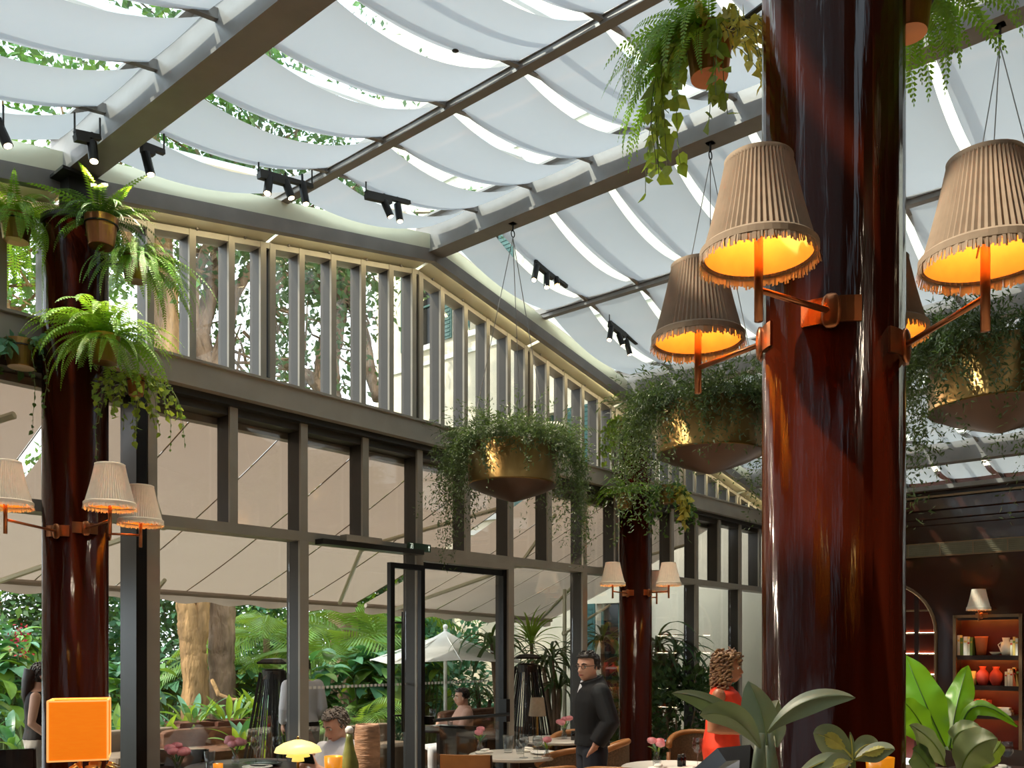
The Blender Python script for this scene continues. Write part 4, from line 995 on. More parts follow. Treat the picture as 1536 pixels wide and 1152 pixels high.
# ---- patio heaters
def heater(u, d, vtop, label):
    p = W(u, vtop, d); h = p.z+0.05; s = empty('patio_heater', (p.x, p.y, -0.05), label, 'heater', 'pyramid patio heaters'); b = 0.26
    m = MB(); m.box(p.x-b, p.x+b, p.y-b, p.y+b, -0.05, 0.35); m.build('gas_box', 'black_metal', s)
    for sx in (-1, 1):
        for sy in (-1, 1): MB().bar((p.x+sx*b*0.95, p.y+sy*b*0.95, 0.35), (p.x+sx*0.11, p.y+sy*0.11, h-0.18), 0.03, 0.03).build('leg', 'black_metal', s)
    m = MB(); m.tube([(p.x, p.y, 0.35), (p.x, p.y, h-0.2)], 0.06, 14); m.build('glass_tube', 'glassware', s, smooth=True)
    m = MB(); m.tube([(p.x, p.y, 0.36), (p.x, p.y, h-0.24)], 0.035, 10); m.build('burner_core', 'steel_dark', s)
    m = MB(); m.lathe([(0.13, -0.26), (0.14, -0.16), (0.10, -0.14)], 16, (p.x, p.y, h-0.0), True); m.build('burner_head', 'steel_dark', s)
    for k in range(4):
        q0, q1 = [(-1,-1),(1,-1),(1,1),(-1,1)][k], [(1,-1),(1,1),(-1,1),(-1,-1)][k]; g = MB()
        for j in range(9):
            t = j/8; e0 = Vector((p.x+q0[0]*b*0.93, p.y+q0[1]*b*0.93, 0.36)).lerp(Vector((p.x+q1[0]*b*0.93, p.y+q1[1]*b*0.93, 0.36)), t); e1 = Vector((p.x+q0[0]*0.105, p.y+q0[1]*0.105, h-0.2)).lerp(Vector((p.x+q1[0]*0.105, p.y+q1[1]*0.105, h-0.2)), t); g.bar(e0, e1, 0.012, 0.012)
        g.build('wire_guard', 'black_metal', s)
    m = MB(); m.lathe([(0.02, -0.08), (0.23, -0.12), (0.24, -0.10), (0.15, -0.06), (0.02, -0.05)], 4, (p.x, p.y, h+0.04), True); m.build('cap', 'black_metal', s)
heater(411, 10.6, 992, 'dark pyramid patio heater left of the middle post')
heater(791, 12.2, 985, 'dark pyramid patio heater right of the glass door')

# ================================================================ FURNITURE
G_CH = 'tan barrel dining chairs'
def barrel_chair():
    s = empty('barrel_chair', (0,0,0), 'tan barrel dining chair', 'chair', G_CH)
    for sx in (-1, 1):
        for sy in (-1, 1): MB().tube([(sx*0.235, sy*0.21, 0), (sx*0.225, sy*0.20, 0.44 if sy < 0 else 0.62)], [0.016, 0.022], 8).build('leg', 'chair_wood', s, smooth=True)
    MB().rbox((0, 0.01, 0.43), 0.25, 0.25, 0.055, 0.35, 0, 20, 8).build('seat', 'leather_tan', s, smooth=True)
    def arc(z0, z1, r, th, lo, hi, n=18):
        m = MB(); rings = []
        for k in range(n+1):
            a = R(lo+(hi-lo)*k/n); t = abs(k/n-0.5)*2; zt = z1-(z1-0.66)*t**2.2
            ring = []
            for (q, z) in ((r, z0), (r+th, z0), (r+th, zt), (r, zt)): ring.append(Vector((q*math.cos(a), q*math.sin(a)*0.95, z)))
            rings.append(ring)
        m.loft(rings); return m
    arc(0.45, 0.80, 0.245, 0.022, 175, 365).build('cane_back', 'cane', s)
    m = MB(); pts = []
    for k in range(21):
        a = R(165+210*k/20); t = abs(k/20-0.5)*2; pts.append((0.258*math.cos(a), 0.245*math.sin(a), 0.81-(0.81-0.67)*t**2.2))
    m.tube(pts, [0.026+0.010*abs(k/20-0.5)*2 for k in range(21)], 8); m.build('arm_rail', 'leather_tan', s, smooth=True)
    return s
def side_chair(mat_, label, group):
    s = empty('side_chair', (0,0,0), label, 'chair', group)
    for sx in (-1, 1):
        MB().tube([(sx*0.20, 0.19, 0), (sx*0.20, 0.18, 0.44)], [0.014, 0.02], 8).build('leg', 'dark_wood', s)
        MB().tube([(sx*0.20, -0.22, 0), (sx*0.20, -0.19, 0.45), (sx*0.205, -0.25, 0.84)], [0.014, 0.02, 0.016], 8).build('leg', 'dark_wood', s)
        MB().tube([(sx*0.225, -0.20, 0.64), (sx*0.235, 0.16, 0.65), (sx*0.215, 0.18, 0.45)], 0.016, 8).build('arm', 'dark_wood', s)
    MB().rbox((0, 0, 0.45), 0.22, 0.22, 0.045, 0.3, 0, 20, 8).build('seat', mat_, s, smooth=True)
    m = MB(); rings = []
    for k in range(9):
        x = -0.205+0.41*k/8; b = -0.23-0.03*math.cos(math.pi*(k/8-0.5))
        rings.append([Vector((x, b, 0.52)), Vector((x, b-0.03, 0.52)), Vector((x, b-0.055, 0.845)), Vector((x, b-0.02, 0.845))])
    m.loft(rings); m.build('backrest', mat_, s); return s
def face(rt_, fw_): return math.atan2((RT*rt_+FW*fw_).y, (RT*rt_+FW*fw_).x)-math.pi/2
_c0 = barrel_chair(); first = True
for (u, d, rz, lb) in ((845, 8.2, face(-0.6, 0.8), 'tan barrel chair left of the standing man'), (860, 9.6, face(-0.3, -1), 'tan barrel chair across the table behind the standing man'), (905, 8.8, face(-1, 0.3), 'tan barrel chair right of the standing man'),
                       (925, 6.9, face(0.3, 1), 'nearest tan barrel chair below the slim column'), (1040, 9.6, face(-0.4, -1), 'tan barrel chair behind the woman in orange'), (812, 6.9, face(-0.6, 1), 'tan barrel chair at bottom edge left of the standing man')):
    p = W(u, 975, d)
    if first: c = _c0; c.location = (p.x, p.y, 0); c.rotation_euler = (0,0,rz); c['label'] = lb; first = False
    else: copy_tree(_c0, (p.x, p.y, 0), rz, lb)
_c1 = side_chair('leather_tan', 'tan leather side chair seen from behind at the glass door', 'leather side chairs'); p = W(705, 975, 7.6); _c1.location = (p.x, p.y, 0); _c1.rotation_euler = (0,0,face(0.1, 1))
_c2 = side_chair('black_gloss', 'black side chair left of the waitress', 'black side chairs'); p = W(22, 975, 8.0); _c2.location = (p.x, p.y, 0); _c2.rotation_euler = (0,0,face(-0.3, 1))
p = W(172, 975, 7.4); copy_tree(_c2, (p.x, p.y, 0), face(-0.6, -0.9), 'black side chair right of the orange cube lamp')
p = W(285, 975, 8.0); copy_tree(_c2, (p.x, p.y, 0), face(-0.1, 1), 'black side chair behind the pink roses')
p = W(695, 975, 10.4); copy_tree(_c2, (p.x, p.y, 0), face(0.2, 1), 'black side chair on the terrace behind the glass door')

def table(u, d, r, label, top='marble', z=0.75, leg='dark_wood'):
    p = W(u, 975, d); s = empty('round_table', (p.x, p.y, 0), label, 'table', 'round dining tables'); c = (p.x, p.y, 0)
    m = MB(); m.lathe([(0.001, z-0.03), (r*0.97, z-0.03), (r, z-0.02), (r, z-0.005), (r*0.985, z), (0.001, z)], 40, c); m.build('tabletop', top, s)
    m = MB(); m.lathe([(0.045, 0.03), (0.04, 0.3), (0.045, z-0.03)], 14, c); m.build('pedestal', leg, s, smooth=True)
    m = MB(); m.lathe([(0.001, 0), (0.24, 0), (0.23, 0.02), (0.05, 0.045), (0.001, 0.05)], 28, c); m.build('base', leg, s); return Vector((p.x, p.y, z))
tA = table(838, 9.6, 0.42, 'round table behind the standing man with pink roses')
tB = table(772, 8.2, 0.42, 'round table with tumblers right of the glass door')
tC = table(372, 7.4, 0.50, 'round table with black dishes left of the yellow lamp', 'dark_wood')
tD = table(660, 11.0, 0.42, 'round terrace table in front of the seated woman', 'dark_wood')
tE = table(1015, 7.3, 0.45, 'round table with rose vase right of the slim column', 'linen')
tF = table(1515, 7.0, 0.45, 'round table with wine glasses at right edge', 'dark_wood')
tG = table(455, 6.0, 0.45, 'round table carrying the yellow tiered lamp', 'dark_wood')
tH = table(270, 6.5, 0.42, 'round table with pink roses beside the corner post', 'dark_wood')

# sofas on the terrace
def sofa(u, d, w, rz, label, mat_='sofa', z=0.76):
    p = W(u, 975, d); s = empty('terrace_sofa', (p.x, p.y, 0), label, 'sofa', 'terrace sofas')
    m = MB(); m.rbox((0, 0, 0.24), w/2, 0.40, 0.18, 0.15, 0, 24, 10); a = m.build('base', mat_, None); m = MB(); m.rbox((0, 0.06, 0.42), w/2-0.04, 0.34, 0.08, 0.25, 0, 24, 8); b = m.build('seat_cushion', mat_, None)
    m = MB(); m.rbox((0, -0.34, z/2+0.13), w/2, 0.10, z/2-0.13, 0.2, 0, 24, 10); c = m.build('backrest', mat_, None)
    for o in (a, b, c): o.parent = s
    s.rotation_euler = (0, 0, rz); return s
f_in = face(0.15, -1)
sofa(205, 10.6, 0.95, R(180), 'taupe terrace sofa right of the left column', z=0.74)
sofa(262, 10.9, 1.0, R(180), 'taupe terrace sofa right of the corner post', z=0.74)
sofa(355, 11.4, 1.7, R(180), 'long brown terrace sofa below the planters', 'cushion', 0.72)
sofa(575, 11.6, 0.9, R(180), 'taupe terrace sofa behind the bottle and vase', z=0.72)
sofa(740, 13.6, 1.6, R(180), 'rosy brown terrace sofa behind the seated woman', 'cushion', 0.80)
for k, (u, d, w) in enumerate(((290, 11.6, 0.6), (345, 11.9, 0.6), (395, 12.2, 0.6))):
    p = W(u, 975, d); s = empty('planter_box', (p.x, p.y, 0), ['terracotta planter under the golden trunk', 'terracotta planter under the thick trunk', 'terracotta planter left of the heater'][k], 'planter', 'terracotta planters on the terrace')
    m = MB(); hz = 0.78; wv = w/2
    m.add([(p.x-wv*0.8, p.y-0.18, 0), (p.x+wv*0.8, p.y-0.18, 0), (p.x+wv*0.8, p.y+0.18, 0), (p.x-wv*0.8, p.y+0.18, 0), (p.x-wv, p.y-0.22, hz), (p.x+wv, p.y-0.22, hz), (p.x+wv, p.y+0.22, hz), (p.x-wv, p.y+0.22, hz)], [(0,3,2,1),(0,1,5,4),(1,2,6,5),(2,3,7,6),(3,0,4,7),(4,5,6,7)])
    m.box(p.x-wv-0.02, p.x+wv+0.02, p.y-0.24, p.y+0.24, hz-0.06, hz-0.01); m.build('trough', 'terracotta', s)
    blades(s, (p.x, p.y, hz), 'spear', 16, 0.3, 0.5, spread=0.15, zs=0.01)

# ---- tableware
def wineglass(P, label, h=0.20, r=0.038, grp='glasses on the tables'):
    P = Vector(P); m = MB(); m.lathe([(0.001, 0.001), (r*0.9, 0.002), (r*0.9, 0.004), (0.006, 0.010), (0.004, 0.02), (0.004, h*0.46), (r*0.55, h*0.52), (r, h*0.68), (r*0.96, h*0.85), (r*0.84, h), (r*0.80, h), (r*0.92, h*0.84), (r*0.95, h*0.68), (r*0.4, h*0.54), (0.001, h*0.50)], 20, P)
    return tag(m.build('wine_glass', 'glassware', origin=P, smooth=True), label, 'glass', grp)
def tumbler(P, label, h=0.10, r=0.035, mat_='glassware', grp='glasses on the tables'):
    P = Vector(P); m = MB(); m.lathe([(0.001, 0.002), (r*0.8, 0.002), (r*0.86, h*0.2), (r, h), (r*0.95, h), (r*0.8, h*0.15), (0.001, h*0.10)], 20, P)
    return tag(m.build('tumbler', mat_, origin=P, smooth=True), label, 'glass', grp)
def plate(P, label, r=0.10, mat_='porcelain'):
    P = Vector(P); m = MB(); m.lathe([(0.001, 0.004), (r*0.6, 0.004), (r*0.65, 0.0), (r*0.7, 0.006), (r, 0.018), (r*0.98, 0.022), (r*0.66, 0.010), (0.001, 0.009)], 28, P)
    return tag(m.build('plate', mat_, origin=P, smooth=True), label, 'plate', 'plates on the tables')
def napkin(P, label, rz=0):
    P = Vector(P); m = MB(); m.rbox(P+Vector((0,0,0.012)), 0.09, 0.05, 0.012, 0.4, rz, 16, 6); m.rbox(P+Vector((0.01,0,0.03)), 0.07, 0.03, 0.01, 0.5, rz+0.4, 16, 6)
    return tag(m.build('napkin', 'linen', origin=P, smooth=True), label, 'napkin', 'folded napkins')
def roses(P, n, label, vh=0.09, vr=0.032, vm='glassware'):
    P = Vector(P); s = empty('rose_vase', P, label, 'flowers', 'pink rose vases')
    m = MB(); m.lathe([(0.001, 0.002), (vr, 0.002), (vr*1.1, vh*0.4), (vr*0.5, vh*0.8), (vr*0.7, vh), (vr*0.6, vh), (vr*0.4, vh*0.8), (vr*0.9, vh*0.4), (0.001, 0.01)], 16, P); m.build('vase', vm, s, smooth=True)
    for k in range(n):
        a = 2*math.pi*k/n+rnd.random(); r = 0.055 if n > 1 else 0.01; q = P+Vector((r*math.cos(a), r*math.sin(a), vh+rnd.uniform(0.045, 0.10)))
        m = MB(); m.tube([P+Vector((0,0,vh*0.5)), q], 0.003, 5); m.build('stem', 'stem_green', s)
        m = MB()
        for j in range(5):
            t = j/5; m.lathe([(0.006, -0.012), (0.036-0.024*t, 0.0), (0.042-0.028*t, 0.018+0.012*t), (0.036-0.024*t, 0.034+0.010*t)], 9, q+Vector((rnd.uniform(-.003,.003), rnd.uniform(-.003,.003), 0)))
        m.build('rose', 'pink_rose', s, smooth=True)
    blades(s, P+Vector((0,0,vh)), 'spear', 5, 0.07, 0.11, spread=0.01); return s
def shakers(P, label):
    P = Vector(P)
    for k in range(2):
        q = P+Vector(((k-0.5)*0.055, 0, 0)); s = empty('shaker', q, label % ('left' if k == 0 else 'right'), 'shaker', 'black shakers')
        m = MB(); m.lathe([(0.001,0), (0.022, 0), (0.022, 0.07), (0.018, 0.075)], 14, q, True); m.build('body', 'black_gloss', s, smooth=True)
        m = MB(); m.lathe([(0.018, 0.075), (0.019, 0.095), (0.001, 0.10)], 14, q, True); m.build('cap', 'steel_dark', s, smooth=True)
def onT(t, r, f): q = RT*r+FW*f; return Vector((t.x+q.x, t.y+q.y, t.z+0.001))
roses(onT(tA, 0.06, 0.0), 4, 'pink roses on the table left of the standing man', 0.11); wineglass(onT(tA, 0.24, -0.1), 'wine glass beside roses left of the standing man', 0.22, 0.045)
shakers(onT(tA, 0.16, -0.12), '%s black shaker beside roses behind standing man'); plate(onT(tA, 0.30, 0.12), 'white plate behind the standing man'); napkin(onT(tA, -0.22, -0.12), 'folded white napkin on the table left of the man', 0.5)
tumbler(onT(tB, -0.06, 0.1), 'tall cut tumbler at back on the table right of the door', 0.16, 0.05); tumbler(onT(tB, 0.05, 0.0), 'cut tumbler on the table right of the door', 0.13, 0.045); plate(onT(tB, 0.26, 0.0), 'white plate right of the cut tumblers', 0.12); napkin(onT(tB, -0.28, 0.05), 'folded napkin behind the tan leather chair'); napkin(onT(tB, 0.12, 0.2), 'folded napkin right of the cut tumblers', 0.8)
roses(onT(tB, -0.32, 0.18), 2, 'pink roses behind the tan leather chair', 0.10)
wineglass(onT(tB, 0.08, -0.3), 'wine glass at bottom edge right of the door', 0.20, 0.045); wineglass(onT(tB, 0.2, -0.32), 'second wine glass at bottom edge right of the door', 0.20, 0.045)
roses(onT(tE, -0.16, 0.0), 3, 'pink roses in a small vase right of the slim column', 0.12); shakers(onT(tE, 0.05, 0.05), '%s black shaker right of the slim column'); napkin(onT(tE, -0.18, -0.15), 'folded napkin below the roses right of the slim column'); wineglass(onT(tE, 0.16, -0.05), 'wine glass left of the woman in orange', 0.24, 0.045); tumbler(onT(tE, 0.30, 0.02), 'tumbler below the woman in orange', 0.15, 0.045)
roses(onT(tC, -0.12, 0.05), 6, 'bunch of pink roses left of the black dishes', 0.10); plate(onT(tC, 0.12, 0.0), 'black plate left of the yellow lamp', 0.16, 'black_gloss'); plate(onT(tC, 0.14, -0.22), 'white plate in front of the black dishes', 0.12)
wineglass(onT(tC, 0.02, 0.16), 'wine glass behind the black dishes at left', 0.22, 0.045); wineglass(onT(tC, 0.20, 0.16), 'wine glass behind the black dishes at right', 0.22, 0.045); tumbler(onT(tC, -0.30, -0.05), 'clear tumbler left of the rose bunch', 0.12, 0.045)
roses(onT(tH, -0.02, 0.0), 6, 'pink roses with buds at bottom edge near the corner post', 0.14); napkin(onT(tH, -0.22, 0.1), 'folded napkin at bottom edge beside the corner post'); tumbler(onT(tH, 0.2, 0.1), 'clear tumbler right of the low pink roses', 0.12, 0.045); tumbler(onT(tH, 0.44*0.7, -0.1), 'amber juice glass left of the yellow lamp', 0.14, 0.035, 'amber')
plate(onT(tD, 0.0, 0.1), 'white plate on the terrace table'); wineglass(onT(tD, -0.1, 0.1), 'wine glass on the terrace table', 0.22, 0.045); tumbler(onT(tD, 0.12, 0.05), 'tumbler on the terrace table')
wineglass(onT(tF, -0.05, -0.05), 'tall wine glass at the right edge', 0.24, 0.045); wineglass(onT(tF, 0.10, -0.25), 'short wine glass cut by the right edge', 0.17, 0.05); napkin(onT(tF, 0.0, 0.1), 'folded napkin behind the right-edge wine glasses')
roses(onT(tB, 0.28, -0.34), 1, 'single pink rose bud at bottom edge', 0.08)

# ---- sideboard with cube lamp, vase and bottle
def sideboard(u, d, w, label):
    p = W(u, 975, d); s = empty('sideboard', (p.x, p.y, 0), label, 'sideboard', 'sideboards'); x, y = p.x, p.y
    MB().box(x-w/2, x+w/2, y-0.2, y+0.2, 0.10, 0.90).build('body', 'dark_wood', s); MB().box(x-w/2-0.02, x+w/2+0.02, y-0.22, y+0.22, 0.90, 0.92).build('worktop', 'walnut', s)
    for k in range(2):
        dd = MB().box(x-w/2+0.01+k*w/2, x+(k-0.0)*w/2-0.01, y-0.215, y-0.20, 0.12, 0.88).build('door', 'walnut', s)
        MB().tube([(x-0.03+0.06*k, y-0.225, 0.45), (x-0.03+0.06*k, y-0.225, 0.6)], 0.006, 6).build('handle', 'brass', dd)
    for sx in (-1, 1):
        for sy in (-1, 1): MB().box(x+sx*(w/2-0.05)-0.02, x+sx*(w/2-0.05)+0.02, y+sy*0.16-0.02, y+sy*0.16+0.02, 0, 0.10).build('leg', 'brass', s)
sideboard(122, 4.6, 0.9, 'dark sideboard below the orange cube lamp'); sideboard(535, 5.2, 0.9, 'dark sideboard below the striped vase')
p = W(120, 1093, 4.6); hw = 0.135; lp = empty('cube_lamp', (p.x, p.y, 0.92), 'glowing orange cube table lamp in front of the left column', 'lamp')
dirc = Vector((-p.x, -p.y)).normalized(); ang = math.atan2(dirc.y, dirc.x)+R(90)-R(4)
def cube(m, hw0, z0, z1, d0=None):
    d0 = d0 or hw0; ca, sa = math.cos(ang), math.sin(ang); v = []
    for z in (z0, z1):
        for (a, b) in ((-1,-1),(1,-1),(1,1),(-1,1)): v.append((p.x+a*hw0*ca-b*d0*sa, p.y+a*hw0*sa+b*d0*ca, z))
    return v
z0, z1 = p.z-0.148, p.z+0.148
v = cube(None, hw, z0, z1); m = MB(); m.add(v, [(0,1,5,4),(1,2,6,5),(2,3,7,6),(3,0,4,7)]); m.build('shade', 'orange_shade', lp)
m = MB(); vv = [Vector(q) for q in v]
for (a, b) in ((0,1),(1,2),(2,3),(3,0),(4,5),(5,6),(6,7),(7,4),(0,4),(1,5),(2,6),(3,7)): m.bar(vv[a], vv[b], 0.008, 0.008)
m.build('shade_edge', 'orange_edge', lp)
m = MB(); m.tube([(p.x, p.y, 0.94), (p.x, p.y, z1-0.05)], 0.012, 10); m.build('stem', 'brass', lp); m = MB(); m.lathe([(0.001, 0.001), (0.09, 0.001), (0.09, 0.015), (0.015, 0.025)], 24, (p.x, p.y, 0.92)); m.build('base', 'brass', lp)
m = MB(); m.ball((p.x, p.y, p.z), 0.04); m.build('bulb', 'bulb', lp); light('lamp_glow', (p.x, p.y, p.z-0.08), lp, 2.0, (1, 0.6, 0.2))
q = W(140, 1175, 4.4); s = empty('gold_ornament', (q.x, q.y, 0.92), 'gold curled-leaf ornament under the orange cube lamp', 'ornament')
for k in range(6):
    a = 2*math.pi*k/6; e = Vector((q.x, q.y, 0.92)); m = MB()
    m.tube([e, e+Vector((0.04*math.cos(a), 0.04*math.sin(a), 0.12)), e+Vector((0.09*math.cos(a), 0.09*math.sin(a), 0.22)), e+Vector((0.13*math.cos(a), 0.13*math.sin(a), 0.20))], [0.012, 0.022, 0.030, 0.008], 8, flat=0.3); m.build('leaf', 'brass', s, smooth=True)
q = W(551, 1120, 5.2); q.z = 0.921; s = empty('ceramic_vase', q, 'tall brown striped ceramic vase beside the green bottle', 'vase')
m = MB(); m.lathe([(0.001, 0.0), (0.070, 0.0), (0.073, 0.02), (0.074, 0.30), (0.070, 0.335), (0.066, 0.35), (0.060, 0.35), (0.064, 0.30), (0.06, 0.05), (0.001, 0.04)], 32, q); m.build('body', 'vase_glaze', s, smooth=True)
m = MB()
for k in range(7): m.lathe([(0.0735, 0.05+k*0.04), (0.0755, 0.054+k*0.04), (0.0735, 0.058+k*0.04)], 32, q)
m.build('throwing_ridges', 'vase_glaze', s, smooth=True)
q = W(524, 1120, 5.05); q.z = 0.921; s = empty('glass_bottle', q, 'mottled green bottle with grey stopper left of the vase', 'bottle')
m = MB(); m.lathe([(0.001, 0), (0.052, 0), (0.055, 0.02), (0.052, 0.14), (0.030, 0.22), (0.020, 0.28), (0.019, 0.31)], 28, q, True); m.build('body', 'bottle_green', s, smooth=True)
m = MB(); m.lathe([(0.016, 0.31), (0.022, 0.315), (0.024, 0.335), (0.012, 0.35), (0.001, 0.35)], 16, q, True); m.build('stopper', 'concrete', s, smooth=True)
q = W(500, 1140, 4.9); q.z = 0.921; tumbler(q, 'amber tumbler in front of the seated man', 0.20, 0.05, 'amber')
q = W(447, 1120, 5.7); q.z = 0.751; s = empty('tiered_lamp', q, 'small pale yellow tiered table lamp in front of the seated man', 'lamp')
zt = W(447, 1110, 5.7).z-q.z
m = MB(); m.lathe([(0.148, zt-0.075), (0.135, zt-0.045), (0.09, zt-0.018), (0.03, zt), (0.001, zt+0.004)], 36, q); m.build('upper_shade', 'lamp_opal', s, smooth=True)
m = MB(); m.lathe([(0.075, zt-0.105), (0.066, zt-0.085), (0.05, zt-0.07)], 32, q); m.build('middle_shade', 'lamp_opal', s, smooth=True)
m = MB(); m.lathe([(0.040, zt-0.135), (0.036, zt-0.115), (0.02, zt-0.10)], 28, q); m.build('lower_shade', 'lamp_opal', s, smooth=True)
m = MB(); m.tube([q+Vector((0,0,0.02)), q+Vector((0,0,zt-0.02))], 0.009, 10); m.lathe([(0.001, 0.0), (0.075, 0.0), (0.075, 0.012), (0.012, 0.022)], 28, q); m.build('stand', 'brass', s, smooth=True)
m = MB(); m.lathe([(0.002, zt), (0.010, zt+0.008), (0.008, zt+0.02), (0.001, zt+0.025)], 12, q, True); m.build('finial', 'brass', s)
# table lamp on the terrace sideboard behind the facade
q = W(806, 1062, 10.2); lamp_z = 0.62; s = empty('terrace_lamp', (q.x, q.y, 0.60), 'small table lamp with brown shade beside the dark heater', 'lamp')
m = MB(); m.lathe([(0.10, q.z-0.60-0.09), (0.075, q.z-0.60+0.12)], 28, (q.x, q.y, 0.60)); m.build('shade', 'pleat', s); m = MB(); m.tube([(q.x, q.y, 0.60), (q.x, q.y, q.z)], 0.012, 8); m.lathe([(0.001,0.001),(0.06,0.001),(0.06,0.012),(0.01,0.02)], 20, (q.x, q.y, 0.60)); m.build('stand', 'brass', s)
m = MB(); m.rbox((q.x, q.y, 0.31), 0.45, 0.2, 0.285, 0.1, 0.3, 20, 8); m.box(q.x-0.46, q.x+0.46, q.y-0.2, q.y+0.2, 0.58, 0.60); tag(m.build('terrace_console', 'dark_wood', origin=(q.x, q.y, 0)), 'dark console under the small terrace lamp', 'console')
# ---- till screen
a = [W(1076, 1122, 3.3), W(1126, 1117, 3.15), W(1122, 1190, 3.05), W(1010, 1180, 3.2)]; s = empty('till_screen', (a[2].x, a[2].y, 0.9), 'black tilted till screen seen from behind near the big-leaf plant', 'screen')
nrm = (a[1]-a[0]).cross(a[3]-a[0]).normalized()*0.03; m = MB(); m.add(a+[q+nrm for q in a], [(0,1,2,3),(7,6,5,4),(0,4,5,1),(1,5,6,2),(2,6,7,3),(3,7,4,0)]); m.build('panel', 'black_gloss', s)
ctr = (a[0]+a[1]+a[2]+a[3])/4; m = MB(); m.tube([ctr+nrm, (ctr.x, ctr.y, 0.94)], 0.03, 10); m.box(ctr.x-0.1, ctr.x+0.1, ctr.y-0.08, ctr.y+0.08, 0.92, 0.94); m.build('stand', 'black_metal', s)
m = MB(); m.rbox((ctr.x, ctr.y, 0.45), 0.35, 0.28, 0.45, 0.08, 0, 24, 8); m.box(ctr.x-0.38, ctr.x+0.38, ctr.y-0.3, ctr.y+0.3, 0.90, 0.92); tag(m.build('till_counter', 'dark_wood', origin=(ctr.x, ctr.y, 0)), 'dark wooden counter under the till screen', 'counter')

# ---- shelves in the niche
XS = XE+0.17
shelf_v = {'top': 983, 'middle': 1028, 'lower': 1071}
for nm, vv in shelf_v.items():
    z = WX(1480, vv, XS).z; MB().box(XE+0.01, XE+0.36, NY0, NY1, z-0.03, z).build('shelf_board', 'dark_wood', wr)
for zt in [WX(1480, vv, XS).z-0.03 for vv in shelf_v.values()]+[NZ1-0.02]:
    MB().box(XE+0.012, XE+0.022, NY0+0.03, NY1-0.03, zt-0.035, zt).build('shelf_lip', 'dark_wood', wr); MB().box(XE+0.03, XE+0.045, NY0+0.05, NY1-0.05, zt-0.014, zt-0.003).build('shelf_light', 'shelf_led', wr)
def book_row(shelf, u0, widths, hs, cols, lean=0):
    z = WX(1480, shelf_v[shelf], XS).z; y = WX(u0, 1000, XS).y; k = 0
    for w, h, c in zip(widths, hs, cols):
        s = empty('book', (XS, y-w/2, z), 'book with %s spine, number %d from the left of its row at %s, %s shelf of the niche' % (('cream','yellow','orange','red','green','rust','white','ochre')[c], k+1, 'left' if u0 < 1470 else 'right', shelf), 'book', 'books in the niche')
        s['label'] = '%s %s-spined book, %s from left, %s end of the %s niche shelf' % ('tall' if h > 0.25 else 'short', ('cream','yellow','orange','red','green','rust','white','ochre')[c], ORD[k], 'left' if u0 < 1470 else 'right', shelf)
        off = lean*(0.05 if k == len(widths)-1 else 0.0); m = MB()
        for (q0, q1, mt, nm_) in ((0, 1, None, 'cover'),):
            m.add([(XS-0.08, y, z), (XS+0.08, y, z), (XS+0.08, y-w, z), (XS-0.08, y-w, z), (XS-0.08, y+off, z+h), (XS+0.08, y+off, z+h), (XS+0.08, y-w+off, z+h), (XS-0.08, y-w+off, z+h)], [(0,1,2,3),(7,6,5,4),(0,4,5,1),(1,5,6,2),(2,6,7,3),(3,7,4,0)])
        m.build('cover', 'book_%d' % c, s)
        m = MB(); m.box(XS-0.084, XS-0.079, y-w*0.9, y-w*0.1, z+h*0.68, z+h*0.78); m.build('spine_band', 'book_%d' % ((c+3) % 8), s)
        y -= w+0.004; k += 1
book_row('top', 1438, (0.035,0.04,0.05,0.03,0.03), (0.29,0.25,0.27,0.24,0.26), (6,4,6,0,4)); book_row('top', 1517, (0.03,0.03,0.03), (0.22,0.26,0.24), (0,1,6))
book_row('middle', 1509, (0.03,0.03,0.03,0.04,0.03), (0.20,0.24,0.22,0.24,0.26), (0,6,0,2,1), 1)
book_row('lower', 1447, (0.03,0.035,0.03,0.04,0.03,0.035,0.04,0.03,0.035), (0.21,0.19,0.22,0.2,0.21,0.2,0.21,0.19,0.2), (0,2,2,5,2,2,0,2,5))
def shelf_thing(u, shelf, prof, mat_, name, label, cat):
    z = WX(1480, shelf_v[shelf], XS).z; y = WX(u, 1000, XS).y; q = Vector((XS, y, z)); m = MB(); m.lathe([(0.001, 0.002)]+prof, 24, q); return tag(m.build(name, mat_, origin=q, smooth=True), label, cat), q
shelf_thing(1472, 'top', [(0.06, 0.002), (0.085, 0.24), (0.09, 0.27), (0.08, 0.27), (0.055, 0.02)], 'book_2', 'orange_beaker', 'orange flared beaker on the top niche shelf', 'vase')
shelf_thing(1493, 'top', [(0.04, 0.002), (0.08, 0.05), (0.075, 0.05), (0.035, 0.012)], 'book_0', 'shallow_bowl', 'shallow cream bowl on the top niche shelf', 'bowl')
o, q = shelf_thing(1509, 'top', [(0.05, 0.002), (0.075, 0.07), (0.065, 0.17), (0.04, 0.20), (0.05, 0.25), (0.044, 0.25), (0.03, 0.2), (0.05, 0.1), (0.04, 0.02)], 'book_6', 'jug', 'white jug on the top niche shelf', 'jug')
m = MB(); m.tube([q+Vector((0,0.055,0.19)), q+Vector((0,0.10,0.15)), q+Vector((0,0.07,0.08))], 0.008, 6); m.build('handle', 'book_6', o)
for i, (u, c, nm, sh, lab) in enumerate(((1446, 7, 'mug', 'middle', 'left ochre mug on the middle niche shelf'), (1458, 1, 'mug', 'middle', 'right yellow mug on the middle niche shelf'))):
    o, q = shelf_thing(u, sh, [(0.05, 0.002), (0.058, 0.03), (0.055, 0.2), (0.048, 0.2), (0.045, 0.02)], 'book_%d' % c, nm, lab, 'mug'); m = MB(); m.tube([q+Vector((0,-0.05,0.16)), q+Vector((0,-0.09,0.12)), q+Vector((0,-0.05,0.05))], 0.008, 6); m.build('handle', 'book_%d' % c, o)
